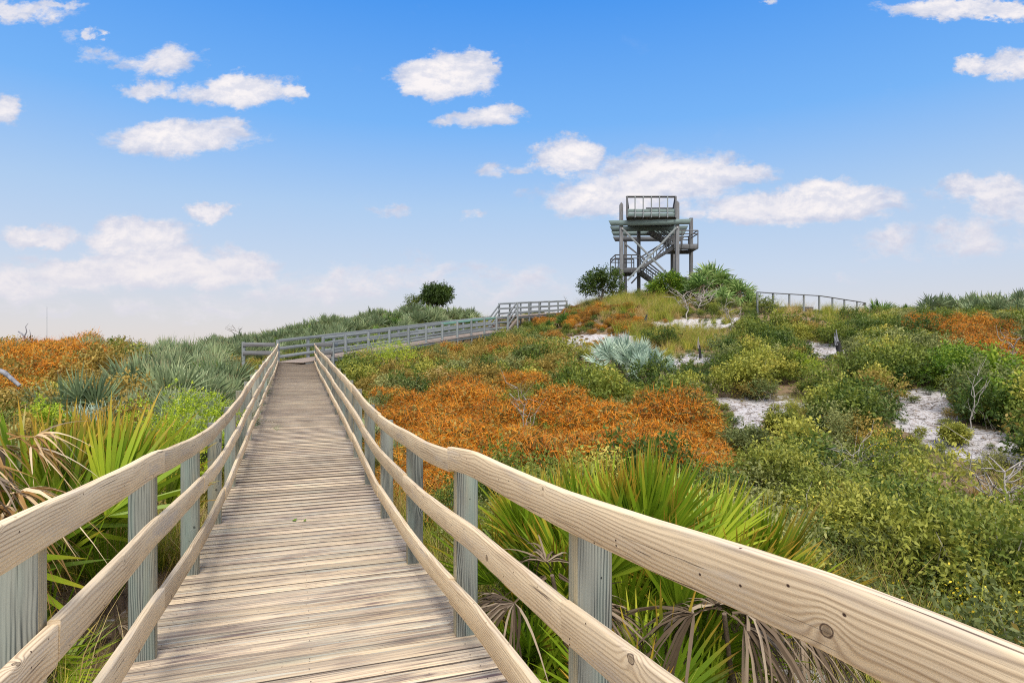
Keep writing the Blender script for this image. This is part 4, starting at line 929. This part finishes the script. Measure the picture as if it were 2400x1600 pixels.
crown_tree('leafy_bush', U(1590, 49.5), 49.5, 'darker green bush between the bright bush and the palms', 'oakdark', .8, 1.7, .5, n=4600, leaf=.11, lobes=14, seed=5, cat='bush')
crown_tree('pine_tree', U(1022, 56), 56, 'small round topped green tree on the skyline above the walkway', 'oakdark', 1.55, 3.1, 1.3, n=15000, leaf=.15, lobes=30, seed=6, asp=.5, tr=.12, keep=0)
crown_tree('pine_tree', U(968, 56), 56, 'low green branch left of the small skyline tree', 'oakdark', .9, 2.2, 1.3, n=2600, leaf=.12, lobes=8, seed=61, asp=.35, cat='bush', keep=0)
crown_tree('lime_bush', U(420, 9.8), 9.8, 'bright lime green bush in front of the left palmettos', 'lime', .95, 1.95, .8, n=11000, leaf=.032, lobes=26, seed=7, cat='bush', asp=.55, tr=.02)
crown_tree('lime_bush', U(110, 10.5), 10.5, 'small lime green sprig below the orange mound', 'lime', .5, 1.5, .7, n=2600, leaf=.04, lobes=12, seed=8, cat='bush', tr=.02)
crown_tree('lime_bush', U(435, 8.6), 8.6, 'low lime green bush lying against the left rail', 'lime', .6, 1.3, .6, n=4500, leaf=.03, lobes=14, seed=77, cat='bush', tr=.02)
crown_tree('lime_shrub', U(905, 29), 29, 'flat yellow green shrub in front of the grey walkway', 'lime', 1.7, 1.85, .7, n=6000, leaf=.06, lobes=26, seed=9, cat='bush', asp=.3, tr=.04)
crown_tree('yellow_bush', U(1885, 24), 24, 'yellow green feathery bush in the middle of the right slope', 'lime', .75, .85, .15, n=3200, leaf=.07, lobes=14, seed=10, cat='bush', asp=.2, tr=.02)
for i, (px, v, r_, h_, mk, lb) in enumerate([(1390, 23, 1.5, 1.2, 'oak', 'rounded light green bush above the orange band'), (1560, 22.5, 1.5, 1.25, 'oakdark', 'rounded dark green bush at the right end of the orange band'), (2240, 21, 1.3, 1.4, 'fresh', 'round bright green bush above the right sand patch'),
 (2310, 17.2, .7, 1.0, 'oakyellow', 'rounded yellow green bush right of the sand patch'), (2240, 15.4, .28, .42, 'oakyellow', 'small yellow green bush at the right rim of the sand patch'), (1830, 17, .45, .6, 'oak', 'lone bush standing in the middle sand patch'), (1745, 15.0, .6, .7, 'oakgrey', 'grey green bush under the middle sand patch'),
 (1995, 38, 1.3, .8, 'oakdark', 'dark green bush below the crest fence'), (1790, 41, 1.2, 1.2, 'oakdark', 'dark green bush left below the fence start'), (2150, 30, 1.6, 1.5, 'oakdark', 'dark bush below the rusty vine patch'), (1320, 31, 1.4, 1.3, 'oak', 'light green bush below the upper sand patch'), (1550, 33, 1.2, 1.1, 'oakdark', 'dark bush right of the upper sand patch'),
 (240, 9, .8, 1.0, 'oakgrey', 'dull twiggy bush behind the left palms'), (330, 11, .8, 1.1, 'olive', 'brown olive bush left of the lime bush')]):
    crown_tree('scrub_bush', U(px, v), v, lb, mk, r_, h_, .15, n=int(5200*max(.6, min(1.3, 22/v))), leaf=.055 if v < 20 else .085, lobes=26, seed=100+i, cat='bush', tr=.03, asp=.5)

# ------------------------------------------------------------------ dead wood
def dead_tree(name, u, v, label, segs, matk='palebark', r=.03, cat='dead tree', dz=0.0, group=None):
    z = gz(u, v)+dz; o = thing(name, (u, v, z), label, cat, group); mb = MB()
    tube(mb, segs[0], r, r*.45, 7); link('trunk', mb.mesh(name+'_t', M[matk]), o)
    for s_ in segs[1:]:
        mb = MB(); tube(mb, s_, r*.5, r*.1, 5); link('branch', mb.mesh(name+'_b', M[matk]), o)
def rand_snag(seed, H=1.0, W=.6, n=7, lean=.1):
    g = np.random.default_rng(seed); tr_ = [(0, 0, -.2)]
    for k in range(1, 6): tr_.append((tr_[-1][0]+g.normal()*.05*H+lean*.1, tr_[-1][1]+g.normal()*.05*H, H*.8*k/5))
    segs = [tr_]
    for i in range(n):
        b = np.array(tr_[g.integers(2, 6)]); a = g.uniform(0, 6.28); p = [b]; d = np.array((math.cos(a)*W, math.sin(a)*W*.6, H*.45))*g.uniform(.4, 1)
        for k in range(1, 5): p.append(b+d*k/4+g.normal(size=3)*.045*H)
        segs.append(p)
        if g.random() < .8: b2 = p[2]; segs.append([b2, b2+d*.3+g.normal(size=3)*.12*W, b2+d*.5+g.normal(size=3)*.25*W])
    return segs
dead_tree('bare_sapling', U(1213, 15), 15, 'bleached leafless sapling standing in the orange vines', rand_snag(1, 1.65, .75, 11), r=.022)
dead_tree('bare_sapling', U(1635, 41), 41, 'tangle of bleached dead branches beside the cabbage palms', rand_snag(2, 1.7, 1.4, 16), r=.06)
dead_tree('bare_sapling', U(1700, 35), 35, 'thin bleached dead branch rising from the upper sand', rand_snag(3, 1.9, 1.0, 9), r=.04)
dead_tree('bare_sapling', U(1610, 40), 40, 'second bleached snag left of the cabbage palms', rand_snag(4, 1.8, 1.2, 12), r=.05)
dead_tree('bare_sapling', U(2275, 15.6), 15.6, 'slim bleached stem in front of the right yellow green bush', rand_snag(5, 1.65, .35, 6), r=.018)
dead_tree('bare_sapling', U(2375, 10.5), 10.5, 'grey leafless shrub at the right edge below the sand', rand_snag(6, 1.1, .9, 20), r=.03)
dead_tree('bare_sapling', U(1995, 12), 12, 'grey leafless twigs in the middle of the right thicket', rand_snag(7, 1.1, .9, 16), r=.016)
dead_tree('bare_sapling', U(1830, 17.8), 17.8, 'white forked twigs rising from the middle sand patch', rand_snag(8, .9, .7, 10), r=.014)
dead_tree('bare_sapling', U(2378, 22), 22, 'white leafless treetop at the right edge above the sand', rand_snag(9, 1.6, .6, 10), r=.03)
dead_tree('bare_sapling', U(560, 44), 44, 'leafless twigs above the left shoulder of the dune', rand_snag(10, 1.7, .8, 9), r=.03, matk='bark')
dead_tree('bare_sapling', U(1318, 47), 47, 'thin dead twig above the palmetto left of the tower', rand_snag(11, 2.1, .35, 5), r=.025, matk='bark')
for i, (px, v, H) in enumerate([(2120, 9.5, .7), (1900, 9, .7), (2290, 8.5, .7), (1600, 12.5, .7)]):
    dead_tree('dead_twigs', U(px, v), v, ['grey dead twigs in the near right thicket, middle', 'grey dead twigs right of the palm clump', 'grey dead twigs low at the right edge', 'dead twigs at the right end of the orange band', 'dead twigs below the upper sand patch', 'dead twigs in the rusty vines on the right', 'dead twigs below the crest fence', 'dead twigs in the orange brown slope, left', 'dead twigs above the orange band'][i], rand_snag(200+i, H, .8, 14), r=.012, cat='dead twigs', group='bare twigs in the scrub')
def stump(u, v, label, H, r, m1, m2=None, lean=.1, frac=.5, seed=0):
    g = np.random.default_rng(seed); o = thing('charred_stump', (u, v, gz(u, v)), label, 'stump', 'burnt stumps'); mb = MB()
    tube(mb, [(0, 0, -.2), (lean*.3, 0, H*.3), (lean*.7+.01, .01, H*.6*(1 if m2 else 1.2))], r, r*.8, 9); link('trunk', mb.mesh('stump', M[m1], smooth=True), o)
    mb = MB(); zt = H*.6*(1 if m2 else 1.2)
    for k in range(4):
        a = k*1.6; tube(mb, [(lean*.7+math.cos(a)*r*.3, math.sin(a)*r*.3, zt-.15), (lean+math.cos(a)*r*.3, math.sin(a)*r*.3, H*(1-.12*k))], r*.45, r*.1, 5)
    link('splintered_top', mb.mesh('stump_top', M[m2 or m1]), o)
stump(U(1513, 39), 39, 'short black charred stump below the tower', 1.05, .16, 'char', lean=.05)
stump(U(1972, 27.5), 27.5, 'tall leaning stump, grey on top and charred black below', 1.35, .14, 'char', 'snag', lean=-.28)
stump(U(1642, 29), 29, 'thin pale and black stump below the upper sand', 1.0, .07, 'char', 'palebark', lean=-.12)
dead_tree('dead_snag', U(72, 30), 30, 'crooked blue grey dead trunk rising behind the orange mound', [[(0, 0, -.3), (0, 0, .7), (-.1, 0, 1.25), (-.14, 0, 1.65), (-.33, .05, 1.95), (-.42, 0, 2.1), (-.60, 0, 2.22)],
  [(-.33, 0, 1.95), (-.2, 0, 2.2), (-.25, 0, 2.45), (-.12, 0, 2.62)], [(-.14, 0, 1.65), (.0, 0, 1.9), (-.03, 0, 2.15), (-.06, 0, 2.3)], [(0, 0, .9), (.5, 0, 1.2), (.9, 0, 1.25), (1.1, 0, 1.35), (1.25, 0, 1.55)]], 'snag', r=.07, dz=-.55)
dead_tree('dead_log', U(10, 14), 14, 'fallen blue grey log poking from the orange vines at the left edge', [[(-1.3, 0, 1.5), (-.5, 0, 1.5), (0, 0, 1.35), (.35, 0, 1.05)]], 'snag', r=.09, cat='log')
# far radio mast
mm = thing('radio_mast', (U(110, 900), 900, -4), 'thin distant mast on the left horizon', 'mast'); mb = MB(); tube(mb, [(0, 0, 0), (0, 0, 71)], .35, .2, 5); link('pole', mb.mesh('mast', M['greywood']), mm)
mb = MB(); bar(mb, (-.8, 0, 55), (.8, 0, 55), .2, .3); link('crossarm', mb.mesh('arm', M['greywood']), mm)
# goldenrod and other yellow flower sprays
def flowers(u, v, label, r, n, h, seed):
    g = np.random.default_rng(seed); o = thing('goldenrod', (u, v, gz(u, v)), label, 'wildflower', 'yellow wildflowers'); mb = MB()
    st = np.zeros((14, 3)); st[:, :2] = g.normal(size=(14, 2))*.08; d = nrm(np.stack([g.normal(size=14)*.3, g.normal(size=14)*.3, np.ones(14)], 1)); L = h*(.8+.3*g.random(14))
    blades(mb, st, d, nrm(g.normal(size=(14, 3))), L, .012, .1); link('stem', mb.mesh('gr_stem', M['grass']), o)
    mb = MB(); k = g.integers(0, 14, n); b = st[k]+d[k]*(L[k]*(.82+.2*g.random(n)))[:, None]; b[:, 2] -= .1*L[k]; b += g.normal(size=(n, 3))*r*.4
    blades(mb, b, rdir(n), rdir(n), .03, .022, 0, prof=(.3, 1, .2)); link('blossom', mb.mesh('gr_fl', M['flower']), o)
for i, (px, v, r_, n, h, lb) in enumerate([(2062, 13.5, .35, 260, 1.15, 'arching yellow flower spray in the middle of the right thicket'), (2290, 8.2, .2, 120, 1.05, 'small yellow flower spray in the lower right thicket'), (2110, 10.6, .22, 150, 1.1, 'yellow leaf spray left of the right sand foot'), (1950, 8.8, .15, 60, 1.1, 'few yellow flowers in the near thicket right of the palms'), (2300, 6.2, .25, 160, .9, 'yellow flowers low by the right rail')]):
    flowers(U(px, v), v, lb, r_, n, h, 300+i)
# pale seed heads in the vines near the walkway
o = thing('dry_seed_stalk', (U(1022, 23), 23, gz(U(1022, 23), 23)), 'pale dry seed stalks in the orange vines before the walkway', 'dry plant'); mb = MB()
g = np.random.default_rng(9); b = np.stack([g.normal(size=8)*.35, g.normal(size=8)*.2, np.zeros(8)], 1); L = 1.0+.35*g.random(8)
blades(mb, b, np.tile((0.03, 0, 1.), (8, 1)), np.tile((0, 1., 0), (8, 1)), L, .015, 0); link('stem', mb.mesh('ds', M['deadtan']), o)
mb = MB(); kk = g.integers(0, 8, 120); bb = b[kk]+np.stack([g.normal(size=120)*.04, g.normal(size=120)*.04, L[kk]-.2*g.random(120)], 1); blades(mb, bb, rdir(120), rdir(120), .06, .045, 0, prof=(.4, 1, .3)); link('seed_head', mb.mesh('dsh', M['straw']), o)
# two torn bits of leaf on the planks
for i, (px, py, lb) in enumerate(((690, 1220, 'larger green leaf scrap on the planks'), (714, 1221, 'smaller green leaf scrap on the planks, to the right'))):
    v = 1455*1.93/(py-HOR); u = U(px, v); X, Y = bwxy(u, v); h = float(deck_h(Y)); v = F*h/(py-HOR); u = U(px, v); X, Y = bwxy(u, v)
    mb = MB(); s_ = .022 if i == 0 else .014
    V = np.array([(-s_, -s_, .003), (s_, -s_*1.2, .004), (s_*1.1, s_*.4, .012), (s_*.7, s_*1.4, .02), (-s_*.8, s_, .006)])
    V2 = np.concatenate([V, V+(0, 0, .002)]); mb.add(V2, [(4, 3, 2, 1, 0), (5, 6, 7, 8, 9)], np.zeros((10, 2)), (.6, .2, .2))
    mb.add(V2, [(k, (k+1) % 5, (k+1) % 5+5, k+5) for k in range(5)], np.zeros((20, 2)), (.6, .2, .2))
    o = link('leaf_scrap', mb.mesh('leaf_scrap', M['fresh'])); o.location = (u, v, EYE-h+.003); tag(o, lb, 'leaf', 'leaf scraps on the planks')

# ------------------------------------------------------------------ thickets
def build_thickets():
    P = candidates(); u, v, s_ = P.T; zr = ground_rel(u, v); N = len(u)
    px, py = proj(u, v, zr+.35); pxg, pyg = proj(u, v, zr+.05)
    bx, by = bwxy(u, v); ok = ~((np.abs(bx-.09) < 1.42) & (by < 35)); near_bw = (np.abs(bx-.09) < 1.9) & (by < 35)
    q0, q1 = u-WA[0], v-WA[1]; tt = q0*WD[0]+q1*WD[1]; ss = q0*WN[0]+q1*WN[1]; ok &= ~((ss > -.45) & (ss < WW+.45) & (tt > -.5) & (tt < 34))
    for a, b, r_ in KEEP: ok &= ((u-a)**2+(v-b)**2 > (r_*.8)**2)
    rn = RNG.random(N); jit = 6
    sand = np.zeros(N, bool)
    for Q in SANDS: sand |= inpoly(pxg+RNG.normal(size=N)*jit, pyg+RNG.normal(size=N)*3, Q)
    # the front edge of a sand patch must stay visible: keep tall plants away just before it
    tall = np.zeros(N, bool)
    for Q in SANDS:
        for dx in (-28, 0, 28):
            for dz in (.15, .35, .6, .85, 1.1, 1.3): tall |= inpoly(pxg+dx*16/np.maximum(v, 8), proj(u, v, zr+dz)[1], Q)
    for dz in (.95, 1.1): tall |= inpoly(pxg, proj(u, v, zr+dz)[1], SANDS[4])
    fen = inpoly(pxg, pyg, poly((1730,690),(2010,700),(2010,760),(1730,765))); tall |= fen
    upper = inpoly(pxg, pyg, SANDS[1]) | inpoly(pxg, pyg, SANDS[0]) | inpoly(pxg, pyg, SANDS[2])
    sand &= ~(upper & (RNG.random(N) < .6)); sand &= ~(RNG.random(N) < .12); tall |= upper
    dod = np.zeros(N)
    _, pyd = proj(u, v, zr+.7)
    for Q, p in DOD: dod = np.maximum(dod, inpoly(px+RNG.normal(size=N)*10, pyd+RNG.normal(size=N)*6, Q)*p)
    grs = np.zeros(N, bool)
    for Q in GRS: grs |= inpoly(px+RNG.normal(size=N)*8, py+RNG.normal(size=N)*6, Q)
    n1 = smooth_noise(u, v, 5.0, 1); n2 = smooth_noise(u, v, 2.2, 2)
    isd = ok & ~sand & ((.35*rn+.65*(.5-.9*n2+.25*n1).clip(0, 1)) < dod*.78); isg = ok & ~sand & ~isd & grs & (RNG.random(N) < .8)
    # low grass beneath the rails next to the planks
    isg |= ok & ~isd & ~sand & near_bw & (v < 14)
    gap = smooth_noise(u, v, 1.6, 5)
    isb = ok & ~sand & ~isd & ~isg & (gap > -.52)
    # size: smaller towards edges of bare sand, bigger in the middle distance
    def emit(name, mask, protos, idx, sc, label, flat=1.0, zoff=0.0):
        k = np.where(mask)[0]; sz = sc[k]*(1+.32*RNG.normal(size=len(k)).clip(-1.5, 1.5)); 
        pts = np.stack([u[k], v[k], zr[k]+EYE+zoff], 1); scl = np.stack([sz, sz, sz*flat*(1+.18*RNG.normal(size=len(k)))], 1).clip(.15, 4)
        rot = np.stack([RNG.normal(size=len(k))*.08, RNG.normal(size=len(k))*.08, RNG.random(len(k))*6.28], 1)
        scatter(name, protos, pts, scl, rot, idx[k], label)
    base = np.interp(v, [2, 9, 20, 38, 60], [.75, .95, 1.05, .85, .8])
    ridge = ((ss < 0) & (tt > 0)) | ((px < 640) & (v > 9) & (px > 330)); crest = (v > 37) & (px > 1300)
    base = np.where(ridge, base*.55, base); base = np.where(crest, base*.72, base)
    tall |= inpoly(px, proj(u, v, zr+.45)[1], poly((2050,898),(2170,898),(2180,985),(2310,995),(2310,1050),(2200,1045),(2110,1010),(2060,970))); base = np.where(tall, base*.34, base); base = np.where(near_bw, base*.6, base)
    protos = []
    for mk, tg_ in (('oak', 0), ('oakdark', 1), ('oakgrey', 2), ('oakyellow', 3), ('olive', 4), ('fresh', 5)):
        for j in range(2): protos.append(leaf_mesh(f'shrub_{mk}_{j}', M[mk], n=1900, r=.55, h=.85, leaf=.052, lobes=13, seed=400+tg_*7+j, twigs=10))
    nn_ = len(protos)
    for mk, tg_ in (('oak', 0), ('oakdark', 1), ('oakgrey', 2), ('oakyellow', 3), ('olive', 4), ('fresh', 5)):
        for j in range(2): protos.append(leaf_mesh(f'shrub_far_{mk}_{j}', M[mk], n=1500, r=.6, h=.85, leaf=.075, lobes=9, seed=700+tg_*7+j, twigs=5, shell=.25, asp=.55))
    farx = np.where(v > 13+RNG.normal(size=N)*1.5, nn_, 0)
    # kind by drifting patches
    kd = np.zeros(N, int); r2 = RNG.random(N)
    pk = n1+.5*n2
    kd = np.where(pk < .02, 1, np.where(pk < .33, 0, np.where(pk < .45, 2, 1)))
    kd = np.where(r2 > .6, RNG.integers(0, 3, N), kd)
    bright = inpoly(px, py, poly((2150, 820), (2352, 830), (2352, 1000), (2180, 960)))|inpoly(px, py, poly((1560, 740), (1700, 770), (1640, 830), (1550, 800)))
    kd = np.where(bright & (r2 < .22), 5, kd)
    yel = inpoly(px, py, poly((1700, 960), (2352, 1080), (2352, 1450), (1700, 1200)))
    kd = np.where(yel & (r2 < .17), 3, kd); kd = np.where(~yel & (r2 < .03), 3, kd)
    lo = inpoly(px, py, poly((780, 780), (1280, 800), (1300, 930), (850, 930)))
    kd = np.where(lo & (r2 < .55), 4, kd); kd = np.where(~lo & (r2 > .96), 4, kd)
    kd = np.where((px < 640) & (r2 < .5), 4, kd)
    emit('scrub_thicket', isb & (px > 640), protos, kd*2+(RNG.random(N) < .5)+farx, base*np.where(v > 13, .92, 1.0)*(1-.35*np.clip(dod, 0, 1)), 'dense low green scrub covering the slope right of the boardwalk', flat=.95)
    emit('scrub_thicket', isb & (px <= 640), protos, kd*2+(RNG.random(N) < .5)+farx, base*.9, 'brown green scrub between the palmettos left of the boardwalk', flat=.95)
    dp = [strand_mesh('dodder_a', M['dodder'], M['olive'], seed=1), strand_mesh('dodder_b', M['dodder'], M['olive'], seed=2), strand_mesh('rust_a', M['rust'], M['oakdark'], seed=3), strand_mesh('rust_b', M['rust'], M['olive'], seed=4)]
    rust = (py/K < 860) & (px > 640*K)
    di = np.where(rust & (RNG.random(N) < .6), 2, 0)+(RNG.random(N) < .5)
    emit('dodder_vines', isd & (px > 640), dp, di, base*1.12, 'tangled orange vines smothering the shrubs across the slope', flat=.9)
    emit('dodder_vines', isd & (px <= 640), dp, di, base*1.1, 'orange vine mound on the left of the skyline', flat=1.0)
    gp = [tuft_mesh('tuft_green', M['grass'], seed=1), tuft_mesh('tuft_straw', M['straw'], seed=2), tuft_mesh('tuft_mix', M['grass'], n=60, L=.8, seed=3), tuft_mesh('tuft_dry', M['straw'], n=50, L=.75, seed=4)]
    # tufts: several per cell
    k = np.where(isg | (isb & (RNG.random(N) < .05)))[0]; rep = np.repeat(k, 5); uu = u[rep]+RNG.normal(size=len(rep))*s_[rep]*.5; vv = v[rep]+RNG.normal(size=len(rep))*s_[rep]*.5
    bx2, by2 = bwxy(uu, vv); kk = ~((np.abs(bx2-.09) < 1.2) & (by2 < 35)); uu, vv, rep = uu[kk], vv[kk], rep[kk]
    pts = np.stack([uu, vv, ground_rel(uu, vv)+EYE-.02], 1); sc = (.8+.5*RNG.random(len(uu)))*np.where(v[rep] > 30, 1.3, 1.0)
    scatter('grass', gp, pts, np.stack([sc]*3, 1), np.stack([0*sc, 0*sc, RNG.random(len(uu))*6.28], 1), RNG.choice(4, len(uu), p=[.35, .25, .25, .15]), 'tufts of yellow green and straw coloured grass')
    # dark litter twigs on the bare sand
    k = np.where(ok & sand)[0]; rep = np.repeat(k, 16); uu = u[rep]+RNG.normal(size=len(rep))*s_[rep]*.5; vv = v[rep]+RNG.normal(size=len(rep))*s_[rep]*.5; n = len(rep)
    mb = MB(); d = rdir(n); d[:, 2] = np.abs(d[:, 2])*.15
    blades(mb, np.stack([uu, vv, ground_rel(uu, vv)+EYE+.02], 1), d, rdir(n), .12+.25*RNG.random(n), .016, .05, prof=(1, .8, .4), sway=RNG.normal(size=(n, 3))*.2)
    o = mb.obj('fallen_twigs', M['palmtrunk']); tag(o, 'dark fallen twigs strewn over the bare white sand', kind='stuff')
    #print('THICKETS', isb.sum(), isd.sum(), isg.sum(), 'ridge palms', nr_)
build_thickets()
